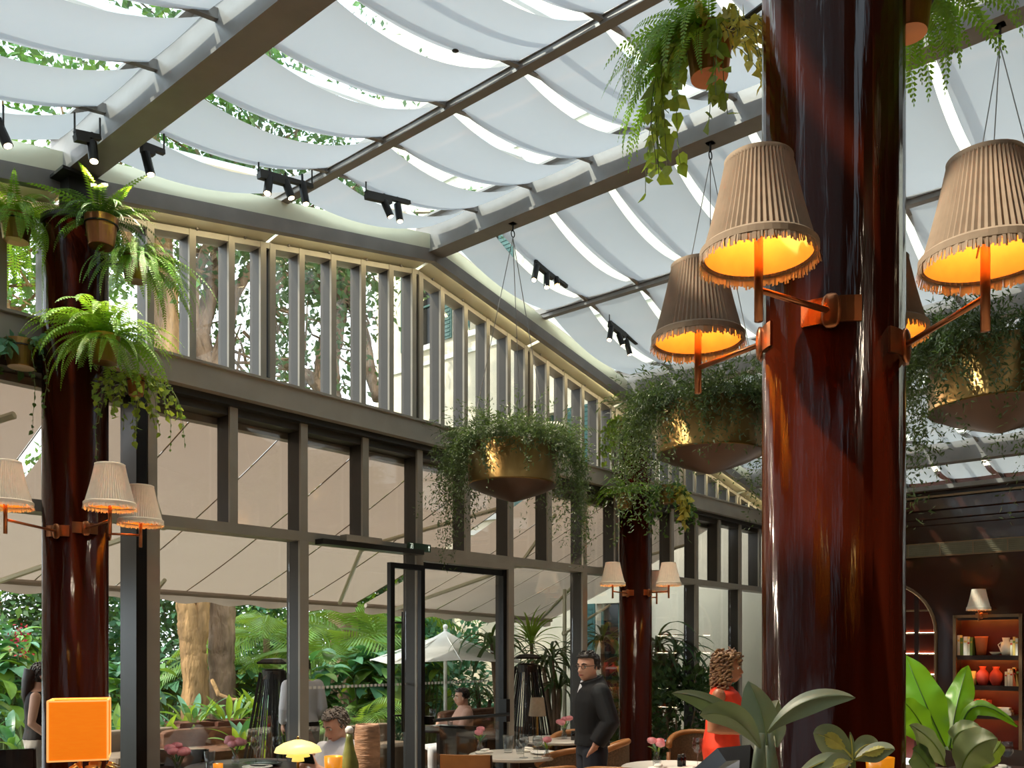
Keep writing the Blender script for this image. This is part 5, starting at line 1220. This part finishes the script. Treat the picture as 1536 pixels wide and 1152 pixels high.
for u, lab in ((1474, 'left red glazed vase on the middle niche shelf'), (1494, 'right red glazed vase on the middle niche shelf')):
    shelf_thing(u, 'middle', [(0.05, 0.002), (0.085, 0.09), (0.08, 0.17), (0.035, 0.23), (0.05, 0.27), (0.04, 0.27), (0.03, 0.2)], 'book_3', 'glazed_vase', lab, 'vase')
z = WX(1480, shelf_v['lower'], XS).z; y = WX(1500, 1000, XS).y
for k, (c, w) in enumerate(((6, 0.16), (0, 0.15), (6, 0.13))):
    m = MB(); m.box(XS-0.09, XS+0.09, y-w, y+w, z+k*0.035, z+k*0.035+0.032); tag(m.build('flat_book', 'book_%d' % c, origin=(XS, y, z+k*0.035)), '%s of three pale books lying flat on the lower niche shelf' % ['bottom', 'middle', 'topmost'][k], 'book', 'books in the niche')
# arch cabinet
cab = empty('glass_cabinet', (XE+0.7, (AY0+AY1)/2, 0), 'tall lit glass cabinet inside the arched opening', 'cabinet')
MB().box(XE+0.82, XE+0.88, AY0-0.2, AY1+0.2, 0, 2.9).build('back_panel', 'shelf_red', cab)
for y in (AY0+0.10, AY0+0.42, AY0+0.74, AY0+1.06, AY0+1.38): MB().box(XE+0.5, XE+0.56, y-0.03, y+0.03, 0, 2.9).build('stile', 'walnut', cab)
for z in (0.6, 0.95, 1.3, 1.62, 1.94, 2.3):
    MB().box(XE+0.52, XE+0.82, AY0-0.2, AY1+0.2, z, z+0.02).build('shelf', 'trim_bronze', cab)
    if z < 2.2: MB().box(XE+0.80, XE+0.815, AY0, AY1, z+0.022, z+0.030).build('shelf_light', 'led', cab)
p = WX(1468, 913, XE-0.16); sconce(XE+0.19, p.y, (XE-0.16, p.y), p.z, 0.30, 0.27, 'pale sconce on the dark wall above the book niche', 'wall sconces', 'pleat_pale', 1.0)

# ================================================================ FOREGROUND PLANTS
def leaf_between(parent, p0, pm, p1, w, mat_, twist=0.0, wave=0.0, wn=3, fold=0.18, peak=0.5, n=16, name='leaf', base=0.12):
    """leaf blade along a curve p0-pm-p1; faces the aisle with a small twist"""
    p0, pm, p1 = Vector(p0), Vector(pm), Vector(p1); c = pm*2-(p0+p1)/2; v = []; f = []
    for i in range(n+1):
        s = i/n; q = p0*(1-s)**2+c*(2*s*(1-s))+p1*s*s; t = ((c-p0)*(1-s)+(p1-c)*s).normalized()
        view = (q-Vector((0,0,EYE))).normalized(); side = t.cross(view); side.normalize(); side = Matrix.Rotation(twist, 3, t) @ side; nn = side.cross(t)
        ww = w*(base+(1-base)*math.sin(math.pi/2*s/peak)) if s < peak else w*max(0, math.cos(math.pi/2*(s-peak)/(1-peak)))**0.7
        ww = max(ww, 0.002)
        for k in (-1, -0.6, -0.08, 0, 0.08, 0.6, 1):
            wv = wave*w*math.sin(wn*2*math.pi*s+(0 if k > 0 else 1.3))*abs(k)**2
            v.append(q+side*(k*ww*0.5*(1+0.25*wave*math.sin(wn*2*math.pi*s)))+nn*(abs(k)*ww*fold+wv-(0.004 if abs(k) < 0.05 else 0)))
    for i in range(n):
        for k in range(6): a = i*7+k; f.append((a, a+1, a+8, a+7))
    m = MB().add(v, f); o = m.build(name, mat_, parent, smooth=True)
    return o, (p0, c, p1)
def midrib(parent, crv, mat_, r=0.0025):
    p0, c, p1 = crv; pts = []
    for i in range(9):
        s = i/9; q = p0*(1-s)**2+c*(2*s*(1-s))+p1*s*s; q = q-(q-Vector((0,0,EYE))).normalized()*0.004; pts.append(q)
    MB().tube(pts, [r*(1-0.08*i) for i in range(9)], 5).build('midrib', mat_, parent, smooth=True)
d = 2.12; b0 = W(1150, 1230, d); s = empty('rubber_plant', (b0.x, b0.y, 0.95), 'grey-green big-leaved plant in front of the near column', 'plant')
for (pts, w, tw) in ((((1138,1118,2.12),(1080,1062,2.05),(1008,1040,1.98)), 0.052, 0.5), (((1140,1122,2.10),(1100,1078,2.0),(1050,1073,1.93)), 0.062, -0.3), (((1150,1118,2.14),(1142,1070,2.16),(1122,1022,2.2)), 0.088, 0.35),
                     (((1152,1098,2.12),(1210,1052,2.06),(1283,1047,2.0)), 0.062, -0.55), (((1165,1120,2.2),(1160,1080,2.28),(1168,1050,2.34)), 0.07, 0.2)):
    o, cv = leaf_between(s, *[W(*q) for q in pts], w, 'rubber_leaf', tw); midrib(o, cv, 'grey_leaf')
for k, (u, w_) in enumerate(((1136, 0.022), (1158, 0.020), (1147, 0.024))):
    MB().tube([W(u, 1260, 2.12+0.03*k), W(u+2, 1170, 2.12+0.03*k), W(1147+(u-1147)*0.6, 1100, 2.12+0.03*k)], [w_, w_*0.9, w_*0.45], 10).build('stalk', 'rubber_leaf', s, smooth=True)
d = 2.05; b0 = W(1280, 1230, d); s = empty('variegated_plant', (b0.x, b0.y, 0.95), 'low plant with yellow-veined leaves in front of the near column', 'plant')
for (pts, w, tw, var) in ((((1278,1136,2.05),(1252,1112,2.02),(1220,1100,1.98)), 0.070, 0.2, True), (((1280,1136,2.06),(1298,1118,2.1),(1318,1120,2.16)), 0.045, 0.5, False), (((1282,1140,2.05),(1312,1126,2.02),(1342,1125,1.98)), 0.050, -0.5, True),
                     (((1275,1148,2.0),(1245,1140,1.95),(1195,1165,1.9)), 0.055, 0.6, False), (((1278,1142,2.0),(1262,1146,1.95),(1230,1158,1.9)), 0.05, -0.2, True), (((1279,1150,2.05),(1278,1120,2.05),(1275,1098,2.05)), 0.012, 0, False)):
    o, cv = leaf_between(s, *[W(*q) for q in pts], w, 'rubber_leaf', tw); midrib(o, cv, 'leaf_heart')
    if var:
        p0, c, p1 = cv; q0, q1 = p0.lerp(c, 0.4), c.lerp(p1, 0.5); mm = (p0+2*c+p1)/4; off = -(mm-Vector((0,0,EYE))).normalized()*0.005
        leaf_between(o, q0+off, mm+off, q1+off, w*0.5, 'leaf_heart', tw, wave=0.10, wn=6, name='pale_heart')
MB().tube([W(1280, 1260, 2.05), W(1279, 1140, 2.05)], [0.012, 0.007], 8).build('stalk', 'stem_green', s)
b0 = W(1420, 1230, 2.9); s = empty('nest_fern', (b0.x, b0.y, 0.95), 'bright green bird-nest fern with wavy leaves right of the near column', 'plant')
for (pts, w, tw, wv, mt) in ((((1418,1120,2.9),(1386,1050,2.95),(1358,982,3.0)), 0.135, 0.15, 0.10, 'nest_leaf'), (((1425,1120,2.9),(1436,1055,2.98),(1452,998,3.0)), 0.090, -0.2, 0.12, 'nest_leaf'), (((1402,1130,2.85),(1378,1080,2.85),(1352,1050,2.85)), 0.11, 0.5, 0.08, 'nest_leaf'),
                     (((1440,1120,2.8),(1462,1060,2.72),(1526,1090,2.65)), 0.060, -0.7, 0.05, 'nest_leaf'), (((1418,1148,2.75),(1400,1115,2.68),(1365,1088,2.62)), 0.085, 0.7, 0.05, 'grey_leaf'), (((1430,1118,2.8),(1440,1098,2.74),(1472,1092,2.68)), 0.075, -0.4, 0.15, 'grey_leaf'),
                     (((1440,1165,2.7),(1458,1125,2.62),(1496,1108,2.56)), 0.120, -0.2, 0.06, 'grey_leaf'), (((1455,1165,2.75),(1490,1130,2.75),(1500,1112,2.8)), 0.07, 0.4, 0.1, 'leaf_c'), (((1405,1165,2.7),(1385,1140,2.65),(1370,1125,2.6)), 0.08, 0.4, 0.05, 'strap_leaf'), (((1425,1125,2.95),(1405,1080,3.05),(1395,1040,3.1)), 0.09, 0.6, 0.1, 'strap_leaf')):
    o, cv = leaf_between(s, *[W(*q) for q in pts], w, mt, tw, wv); midrib(o, cv, 'strap_leaf' if mt == 'nest_leaf' else 'leaf_c')
pp = W(1425, 1250, 2.85); m = MB(); m.lathe([(0.09, -0.12), (0.12, 0.10), (0.125, 0.10), (0.11, 0.08), (0.001, 0.07)], 24, (pp.x, pp.y, pp.z)); m.build('pot', 'terracotta', s)
q = W(1320, 1160, 2.35); q.z = W(1320, 1190, 2.35).z; tumbler(q, 'patterned amber tumbler below the yellow-veined plant', 0.095, 0.036, 'amber')
ang = math.atan2(RT.y, RT.x)
def plank(c, hw, hd, z0, z1, a):
    ca, sa = math.cos(a), math.sin(a); v = []
    for z in (z0, z1):
        for (x, y) in ((-1,-1),(1,-1),(1,1),(-1,1)): v.append((c.x+x*hw*ca-y*hd*sa, c.y+x*hw*sa+y*hd*ca, z))
    return MB().add(v, [(0,3,2,1),(4,5,6,7),(0,1,5,4),(1,2,6,5),(2,3,7,6),(3,0,4,7)])
for (u, dd, hw, z1, lb) in ((1215, 2.1, 0.24, 1.262, 'narrow dark plant stand below the grey-green big-leaved plant'), (1425, 2.85, 0.2, W(1425, 1250, 2.85).z-0.125, 'dark plant stand below the bird-nest fern')):
    c = W(u, 975, dd); s = empty('plant_stand', (c.x, c.y, 0), lb, 'plant stand', 'dark plant stands'); plank(c, hw, 0.11, z1-0.03, z1, ang).build('top', 'dark_wood', s); plank(c, hw-0.02, 0.09, 0.05, z1-0.03, ang).build('carcass', 'dark_wood', s); plank(c, hw-0.04, 0.08, 0, 0.05, ang).build('plinth', 'black_metal', s)

# ================================================================ PEOPLE
def remesh(o, vox, smooth=4):
    md = o.modifiers.new('r', 'REMESH'); md.mode = 'VOXEL'; md.voxel_size = vox; md.use_smooth_shade = True
    ms = o.modifiers.new('s', 'SMOOTH'); ms.factor = 0.5; ms.iterations = smooth
    dg = bpy.context.evaluated_depsgraph_get(); me = bpy.data.meshes.new_from_object(o.evaluated_get(dg)); old = o.data; mats = [m for m in old.materials]
    o.modifiers.clear(); o.data = me
    if not me.materials and mats: me.materials.append(mats[0])
    me.polygons.foreach_set('use_smooth', [True]*len(me.polygons)); return o
HEADR = [(-0.02,.10,.24,.00),(0.05,.19,.345,.06),(0.14,.265,.385,.16),(.25,.305,.395,.27),(.38,.335,.39,.36),(.5,.345,.385,.42),(.62,.35,.395,.44),(.76,.335,.375,.42),(.88,.26,.29,.33),(.96,.14,.16,.2),(1.0,.04,.05,.06)]
class Fig:
    def __init__(s, loc, yaw, hd=0.225):
        s.loc = Vector(loc); f = Vector((math.cos(yaw), math.sin(yaw), 0)); s.f = f; s.r = Vector((f.y, -f.x, 0)); s.H = hd
    def P(s, a): return s.loc+s.r*a[0]+s.f*a[1]+Vector((0,0,a[2]))
    def torso(s, m, rows, n=20, inf=0.0):
        """rows: (r, f, z, half width, half depth)"""
        rings = []
        for i, (a, b, z, w, d) in enumerate(rows):
            j0, j1 = rows[max(i-1,0)], rows[min(i+1,len(rows)-1)]; ax = (s.P(j1)-s.P(j0)).normalized(); rr = s.r-ax*s.r.dot(ax); rr.normalize(); ff = ax.cross(rr)
            c = s.P((a,b,z)); rings.append([c+rr*((w+inf)*math.cos(2*math.pi*k/n))+ff*((d+inf)*math.sin(2*math.pi*k/n)) for k in range(n)])
        m.loft(rings); return m
    def limb(s, m, pts, rad, inf=0.0, n=12):
        P = [s.P(q) for q in pts]; out = []; rr = []
        for i in range(len(P)-1):
            for k in range(4): t = k/4; out.append(P[i].lerp(P[i+1], t)); rr.append(rad[i]+(rad[i+1]-rad[i])*t+inf)
        out.append(P[-1]); rr.append(rad[-1]+inf); m.tube(out, rr, n); m.ball(P[0], rr[0], n=10, m=6); return m
    def frame(s, c, look, tilt=0.0, roll=0.0):
        s.hc = s.P(c); f = Vector((math.cos(look), math.sin(look), 0)); f = Vector((f.x*math.cos(tilt), f.y*math.cos(tilt), math.sin(tilt))); r = Vector((f.y, -f.x, 0)).normalized()
        up = r.cross(f); s.hf, s.hr, s.hu = f, r, up
    def Hd(s, a, b, h): return s.hc+(s.hr*a+s.hf*b+s.hu*h)*s.H     # h from chin (0) to crown (1)
    def head(s, m, n=22):
        rings = []
        for (h, w, df, db) in HEADR:
            ring = []
            for k in range(n):
                t = 2*math.pi*k/n; c_, s_ = math.cos(t), math.sin(t); ring.append(s.Hd(w*c_, (df if s_ > 0 else db)*s_*(1.0 if s_ < 0 else (1-0.10*abs(c_))), h))
            rings.append(ring)
        m.loft(rings)
        m.tube([s.Hd(0,.36,.56), s.Hd(0,.43,.42), s.Hd(0,.47,.35), s.Hd(0,.40,.30)], [.035*s.H,.05*s.H,.07*s.H,.05*s.H], 8)
        for q in (-1,1):
            m.ball(s.Hd(q*.355,-.02,.43), .055*s.H, .10*s.H, .13*s.H, 8, 6); m.ball(s.Hd(q*.05,.43,.335), .05*s.H, n=8, m=5)
            m.tube([s.Hd(q*.07,.385,.59), s.Hd(q*.16,.38,.605), s.Hd(q*.25,.32,.58)], .028*s.H, 6)
        m.tube([s.Hd(-.10,.365,.19), s.Hd(0,.395,.195), s.Hd(.10,.365,.19)], .045*s.H, 6)
    def features(s, par, brow='hair_dark', glasses=False, smile=0):
        for q in (-1,1):
            e = MB(); e.ball(s.Hd(q*.15,.292,.505), .058*s.H, n=10, m=7); eo = e.build('eye', 'eye_white', par, smooth=True)
            e = MB(); e.ball(s.Hd(q*.15,.326,.503), .030*s.H, n=8, m=5); e.build('iris', 'hair_dark', eo, smooth=True)
            e = MB(); e.tube([s.Hd(q*.06,.395,.595), s.Hd(q*.15,.39,.62), s.Hd(q*.25,.33,.595)], [.018*s.H,.026*s.H,.012*s.H], 6); e.build('eyebrow', brow, par)
        e = MB(); e.tube([s.Hd(-.12,.375,.205), s.Hd(0,.425,.20), s.Hd(.12,.375,.205)], [.012*s.H,.03*s.H,.012*s.H], 6); e.build('lips', 'lip', par, smooth=True)
        if glasses:
            e = MB()
            for q in (-1,1):
                e.tube([s.Hd(q*.15+.10*math.cos(t), .425-.03*abs(math.cos(t)), .50+.075*math.sin(t)) for t in [2*math.pi*i/12 for i in range(13)]], .010*s.H, 5); e.tube([s.Hd(q*.25,.40,.52), s.Hd(q*.36,.0,.52)], .010*s.H, 5)
            e.tube([s.Hd(-.05,.42,.52), s.Hd(.05,.42,.52)], .010*s.H, 5); e.build('eyeglasses', 'black_metal', par)
    def hand(s, m, wrist, dirn, nrm, side=1, curl=0.5, sc=1.0):
        w = s.P(wrist) if not isinstance(wrist, Vector) else wrist; d = dirn.normalized(); nv = (nrm-d*nrm.dot(d)).normalized(); a = d.cross(nv)*side
        m.tube([w-d*0.01, w+d*0.04*sc, w+d*0.085*sc], [0.026*sc, 0.036*sc, 0.034*sc], 12, flat=0.55) if False else None
        rings = []
        for t, hw, th in ((-0.01,.024,.019),(0.03,.034,.016),(0.07,.040,.015),(0.09,.038,.012)):
            c = w+d*t*sc; rings.append([c+a*(hw*sc*math.cos(2*math.pi*k/12))+nv*(th*sc*math.sin(2*math.pi*k/12)) for k in range(12)])
        m.loft(rings)
        for k, l in enumerate((0.066, 0.076, 0.070, 0.054)):
            b = w+d*0.085*sc+a*((k-1.5)*0.020*sc); pts = [b-d*0.02]; ang = 0.0; p = b.copy(); pts.append(p.copy())
            for j, fr in enumerate((0.45, 0.32, 0.23)):
                ang += curl*(0.6+0.35*j); v = d*math.cos(ang)+nv*math.sin(ang); p = p+v*l*fr*sc; pts.append(p.copy())
            m.tube(pts, [0.0095*sc,0.0095*sc,0.009*sc,0.008*sc,0.006*sc], 8)
        b = w+d*0.03*sc-a*0.03*sc; m.tube([b, b+(d*0.7-a*0.6+nv*0.2).normalized()*0.035*sc, b+(d*0.7-a*0.6+nv*0.2).normalized()*0.035*sc+(d+nv*curl*0.8).normalized()*0.03*sc], [0.012*sc, 0.010*sc, 0.007*sc], 8)
    def cap_hair(s, mat_, par, name='hair', low=.40, thick=.045, front=.80, n=24):
        rings = []
        for (h, w, df, db) in [(low,.335,.39,.36),(.5,.345,.385,.42),(.62,.35,.39,.44),(.72,.345,.38,.43),(.80,.325,.36,.40),(.88,.265,.30,.34),(.96,.16,.18,.22),(1.0,.05,.06,.07)]:
            ring = []; hh = h+(thick*0.9 if h > .7 else 0)
            for k in range(n):
                t = 2*math.pi*k/n; c_, s_ = math.cos(t), math.sin(t)
                dd = (df+thick if h >= front else 0.02+0.12*max(0,(h-low)))*s_ if s_ > 0 else (db+thick)*s_
                ring.append(s.Hd((w+thick)*c_, dd, hh))
            rings.append(ring)
        m = MB(); m.loft(rings)
        for k in range(260):
            h = rnd.uniform(low+.05, 1.02); t = rnd.uniform(0, 2*math.pi); c_, s_ = math.cos(t), math.sin(t)
            if s_ > 0.15 and h < front: continue
            q = math.sqrt(max(0.02, 1-max(0, (h-.62)/.42)**2)); a_, b_ = (.35+thick)*q*c_, ((.39+thick) if s_ > 0 else (.44+thick))*q*s_
            p_ = s.Hd(a_, b_, h+thick*0.5); e_ = s.Hd(a_*1.02+rnd.uniform(-.04,.04), b_*1.02+(-.07 if h > .7 else -.01), h+thick*0.4-(.10 if h < .8 else -.0)+rnd.uniform(-.04,.03))
            m.tube([p_, p_.lerp(e_, .5)+s.hu*0.006, e_], [.007, .008, .002], 4)
        o = m.build(name, mat_, par, smooth=True); return o
def AV(rt_, fw_): q = RT*rt_+FW*fw_; return math.atan2(q.y, q.x)
V3 = lambda v: Vector((v[0], v[1], v[2]))

# --- standing man in dark jacket
p = W(888, 975, 7.4); F = Fig((p.x, p.y, 0), AV(-0.86, -0.20), 0.225); man = empty('person', (p.x, p.y, 0), 'standing man in a dark navy jacket with hand in pocket', 'person')
F.frame((0.0, 0.035, 1.455), AV(-0.72, -0.72), -0.06); b = MB()
TR = [(0,0,0.84,.15,.10),(0,0,0.92,.165,.115),(0,0,1.02,.15,.105),(0,.01,1.14,.16,.11),(0,.005,1.27,.185,.115),(0,-.01,1.36,.19,.10),(0,-.012,1.41,.13,.08),(0,0,1.44,.06,.06)]
F.torso(b, TR); F.limb(b, [(0,0,1.40),(0,.015,1.50)], [.058,.055]); F.head(b)
for q in (-1,1):
    F.limb(b, [(q*.195,-.01,1.365),(q*.245,-.07,1.12),(q*.19,.035,0.93)], [.055,.043,.03]); F.limb(b, [(q*.09,0,.88),(q*.095,.02,.48),(q*.095,-.01,.09)], [.085,.055,.038])
    F.limb(b, [(q*.095,-.03,.05),(q*.10,.16,.03)], [.038,.03]); F.hand(b, (q*.19,.035,.93), F.f*0.25+Vector((0,0,-1))-F.r*q*0.45, F.r*(-q), q, 0.25)
remesh(b.build('body', 'skin', man), 0.008); F.features(man, glasses=True)
j = MB(); F.torso(j, [(a,bb,z,w,d) for a,bb,z,w,d in TR if z > 0.9][:-1]+[(0,.0,1.435,.078,.075),(0,.01,1.465,.075,.075)], inf=0.028)
for q in (-1,1): F.limb(j, [(q*.19,-.01,1.355),(q*.248,-.075,1.12),(q*.20,.025,0.95)], [.065,.058,.05], 0.018)
remesh(j.build('jacket', 'cloth_navy', man), 0.010, 3)
j = MB(); F.torso(j, [(0,.05,1.20,.03,.08),(0,.065,1.36,.035,.06),(0,.075,1.45,.025,.02)]); j.build('shirt_front', 'cloth_white', man, smooth=True)
t = MB(); F.torso(t, TR[:4], inf=0.012)
for q in (-1,1): F.limb(t, [(q*.09,0,.88),(q*.095,.015,.48),(q*.095,0,.06)], [.10,.075,.062], 0.008)
remesh(t.build('trousers', 'cloth_trouser', man), 0.012, 3); F.cap_hair('hair_dark', man)
for q in (-1,1):
    t = MB(); F.limb(t, [(q*.095,-.04,.055),(q*.10,.17,.04)], [.048,.04]); t.build('shoe', 'black_gloss', man, smooth=True)

# --- woman in orange dress
p = W(1083, 975, 7.25); F = Fig((p.x, p.y, 0), AV(0.93, -0.30), 0.22); wo_ = empty('person', (p.x, p.y, 0), 'woman in a sleeveless orange-red dress with curly hair', 'person')
F.frame((0.0, 0.055, 1.445), AV(0.96, -0.20), 0.0); b = MB()
TR = [(0,0,0.80,.17,.13),(0,-.01,0.92,.185,.14),(0,.0,1.04,.155,.12),(0,.02,1.15,.165,.135),(0,.03,1.25,.175,.145),(0,.01,1.34,.175,.105),(0,.0,1.39,.12,.08),(0,.01,1.42,.06,.06)]
F.torso(b, TR); F.limb(b, [(0,.01,1.38),(0,.035,1.50)], [.056,.052]); F.head(b)
arms = {1: [(.185,-.01,1.34),(.225,-.06,1.08),(.10,.20,1.06)], -1: [(-.185,-.01,1.34),(-.225,-.03,1.08),(-.10,.22,1.10)]}
for q in (-1,1):
    F.limb(b, arms[q], [.056,.046,.030]); F.limb(b, [(q*.10,0,.86),(q*.095,.02,.48),(q*.09,-.01,.09)], [.10,.06,.038]); F.limb(b, [(q*.09,-.03,.05),(q*.095,.15,.03)], [.035,.028])
    F.hand(b, arms[q][2], F.f*0.9-F.r*q*0.5, Vector((0,0,-1)), q, 0.35)
remesh(b.build('body', 'skin_brown', wo_), 0.008); F.features(wo_)
j = MB(); F.torso(j, [(0,-.01,.45,.23,.19),(0,-.01,.62,.22,.175)]+TR[:6]+[(0,.005,1.385,.105,.078),(0,.012,1.42,.066,.066)], inf=0.016); remesh(j.build('dress', 'cloth_orange', wo_), 0.010, 3)
j = MB()
for k in range(210):
    th = rnd.uniform(0, 2*math.pi); h = rnd.uniform(-0.20, 1.08)
    w = 0.46 if h < .8 else 0.46*math.sqrt(max(0.05, 1-((h-.8)/.32)**2)); a, bb = w*math.cos(th), w*1.10*math.sin(th)-0.10
    if bb > 0.10 and h < 0.80: continue
    if bb > 0.0 and h < 0.1: continue
    c = F.Hd(a, bb, h); ax = Vector((rnd.uniform(-.4,.4), rnd.uniform(-.4,.4), -1)).normalized(); e1 = ax.orthogonal().normalized(); e2 = ax.cross(e1); rr = rnd.uniform(.010,.017); ln = rnd.uniform(.05,.09); ph = rnd.uniform(0,6)
    j.tube([c+ax*(ln*i/11-ln/2)+e1*(rr*math.cos(ph+i*1.15))+e2*(rr*math.sin(ph+i*1.15)) for i in range(12)], [.0045]+[.0085]*10+[.003], 5)
j.build('curls', 'hair_curl', wo_, smooth=True); F.cap_hair('hair_curl', wo_, 'hair', .2, .10, .82)

# --- seated man with phone
def sitter(name, label, u, d, yaw, look, tilt, top, trm, skin, hair, lean, zseat, wr, phone=False, hd=0.225, tr_inf=0.018, sleeve='short', chairm=None):
    p = W(u, 975, d); F = Fig((p.x, p.y, zseat-0.46), yaw, hd); me_ = empty('person', (p.x, p.y, zseat-0.46), label, 'person'); b = MB()
    L = lambda z: -lean*(z-0.5)
    TR = [(0,-.02,.44,.165,.12),(0,L(.55),.55,.17,.125),(0,L(.68),.68,.165,.125),(0,L(.82),.82,.175,.12),(0,L(.94),.94,.185,.115),(0,L(1.01),1.01,.185,.095),(0,L(1.06),1.06,.12,.075),(0,L(1.08),1.085,.06,.06)]
    F.frame((0, L(1.15)+0.05, 1.10), look, tilt); F.torso(b, TR); F.limb(b, [(0,L(1.04),1.04),(0,L(1.14)+.02,1.17)], [.058,.052]); F.head(b)
    for q in (-1,1):
        A = [(q*.19, L(1.0), 1.0), (q*.27, L(.8)+.10, .76), wr[q]]; F.limb(b, A, [.054,.042,.029])
        F.limb(b, [(q*.10,0,.46),(q*.13,.42,.50),(q*.12,.40,.08)], [.085,.06,.04]); F.limb(b, [(q*.12,.38,.05),(q*.13,.56,.03)], [.038,.03])
        dr = (F.P((0, wr[q][1]+0.02, wr[q][2]+0.05))-F.P(wr[q])); F.hand(b, wr[q], dr+Vector((0,0,.04)), -F.f, q, 0.7)
    remesh(b.build('body', skin, me_), 0.008); F.features(me_, hair)
    j = MB(); F.torso(j, TR[:7]+[(0,L(1.09),1.095,.070,.066)], inf=tr_inf)
    for q in (-1,1):
        A = [(q*.185, L(1.0), .995), (q*.265, L(.8)+.09, .77), wr[q]]; e = A[:2] if sleeve == 'short' else A
        if sleeve == 'short': e = [A[0], tuple((A[0][i]*0.25+A[1][i]*0.75) for i in range(3))]
        F.limb(j, e, [.062,.055,.04][:len(e)], 0.014)
    remesh(j.build('shirt', top, me_), 0.010, 3)
    t = MB(); F.torso(t, TR[:2], inf=0.014)
    for q in (-1,1): F.limb(t, [(q*.10,0,.46),(q*.13,.42,.50),(q*.12,.40,.08)], [.095,.075,.06], 0.008)
    remesh(t.build('trousers', trm, me_), 0.012, 3); F.cap_hair(hair, me_)
    for q in (-1,1):
        t = MB(); F.limb(t, [(q*.12,.37,.055),(q*.13,.57,.04)], [.046,.04]); t.build('shoe', 'black_gloss', me_, smooth=True)
    return F, me_
F, sm = sitter('person', 'seated grey-haired man in a pale polo shirt looking at a phone', 491, 6.6, AV(-0.55, -0.85), AV(-0.75, -0.66), -0.42, 'cloth_shirt', 'cloth_trouser', 'skin', 'hair_grey', 0.30, 0.40, {1: (.07,.17,.93), -1: (-.07,.18,.92)})
c = F.P((0, .215, .985)); m = MB(); t = MB()
ax, ay, az = F.r*0.075, (F.f*0.35+Vector((0,0,.9))).normalized()*0.037, (F.f*0.9-Vector((0,0,.35))).normalized()*0.005
m.add([c+ax*sx+ay*sy+az*sz for sz in (-1,1) for sx, sy in ((-1,-1),(1,-1),(1,1),(-1,1))], [(0,3,2,1),(4,5,6,7),(0,1,5,4),(1,2,6,5),(2,3,7,6),(3,0,4,7)])
tag(m.build('phone', 'black_gloss', origin=c), 'dark phone held by the seated grey-haired man', 'phone')
p = F.loc; copy_tree(_c2, (p.x, p.y, 0), math.atan2(F.f.y, F.f.x)-math.pi/2, 'black side chair carrying the seated grey-haired man')
sitter('person', 'woman in a blush top seated on the terrace beyond the glass door', 690, 12.4, AV(-0.9, -0.3), AV(-0.95, -0.3), -0.05, 'cloth_blush', 'cloth_white', 'skin', 'hair_dark', 0.12, 0.30, {1: (.10,.30,.80), -1: (-.10,.30,.88)}, sleeve='long')
# --- waitress and waiter
def stander(label, u, d, yaw, look, zo, top, bottom, skin, hair, sleeve, arms_fwd=0.05, apron=None, long_hair=False):
    p = W(u, 975, d); F = Fig((p.x, p.y, zo), yaw, 0.22); me_ = empty('person', (p.x, p.y, zo), label, 'person'); F.frame((0,.03,1.40), look, -0.1); b = MB()
    TR = [(0,0,0.80,.15,.10),(0,0,0.90,.165,.12),(0,0,1.0,.13,.095),(0,.01,1.12,.145,.11),(0,.01,1.22,.165,.115),(0,0,1.31,.17,.09),(0,0,1.355,.11,.07),(0,0,1.38,.055,.055)]
    F.torso(b, TR); F.limb(b, [(0,0,1.34),(0,.015,1.45)], [.052,.05]); F.head(b)
    for q in (-1,1):
        A = [(q*.175,0,1.31),(q*.215,-.03,1.06),(q*.17,arms_fwd+.12,0.88)]; F.limb(b, A, [.048,.038,.027]); F.hand(b, A[2], F.f*0.5+Vector((0,0,-1)), F.r*(-q), q, 0.35)
        F.limb(b, [(q*.09,0,.84),(q*.09,.02,.46),(q*.09,-.01,.09)], [.085,.052,.036]); F.limb(b, [(q*.09,-.03,.05),(q*.095,.15,.03)], [.035,.028])
    remesh(b.build('body', skin, me_), 0.009); F.features(me_, hair)
    j = MB(); F.torso(j, TR[1:7], inf=0.016)
    if sleeve:
        for q in (-1,1): F.limb(j, [(q*.172,0,1.305),(q*.215,-.03,1.06),(q*.175,arms_fwd+.10,0.90)], [.058,.05,.04], 0.012)
    remesh(j.build('top', top, me_), 0.011, 3); t = MB(); F.torso(t, TR[:3], inf=0.012)
    for q in (-1,1): F.limb(t, [(q*.09,0,.84),(q*.09,.015,.46),(q*.09,0,.06)], [.10,.068,.055], 0.008)
    remesh(t.build('trousers', bottom, me_), 0.012, 3); F.cap_hair(hair, me_, low=.2 if long_hair else .4)
    if long_hair: m = MB(); F.torso(m, [(0,-.085,1.20,.06,.03),(0,-.095,1.32,.085,.045),(0,-.08,1.45,.095,.06),(0,-.05,1.56,.085,.07)]); m.build('ponytail', hair, me_, smooth=True)
    if apron: m = MB(); F.torso(m, [(0,.02,.55,.17,.125),(0,.02,.80,.17,.12),(0,.02,1.0,.135,.105),(0,.03,1.20,.12,.105)], inf=0.012); m.build('apron', apron, me_, smooth=True)
    return me_
stander('waitress with dark hair and black sleeveless top behind the left column', 57, 8.6, AV(0.9, 0.35), AV(0.9, 0.3), -0.05, 'cloth_black', 'cloth_khaki', 'skin', 'hair_dark', False, long_hair=True)
stander('waiter in white shirt and brown apron behind the middle post', 454, 10.0, AV(-0.5, 0.85), AV(-0.6, 0.8), 0.0, 'cloth_white', 'cloth_black', 'skin', 'hair_dark', True, apron='apron_brown')
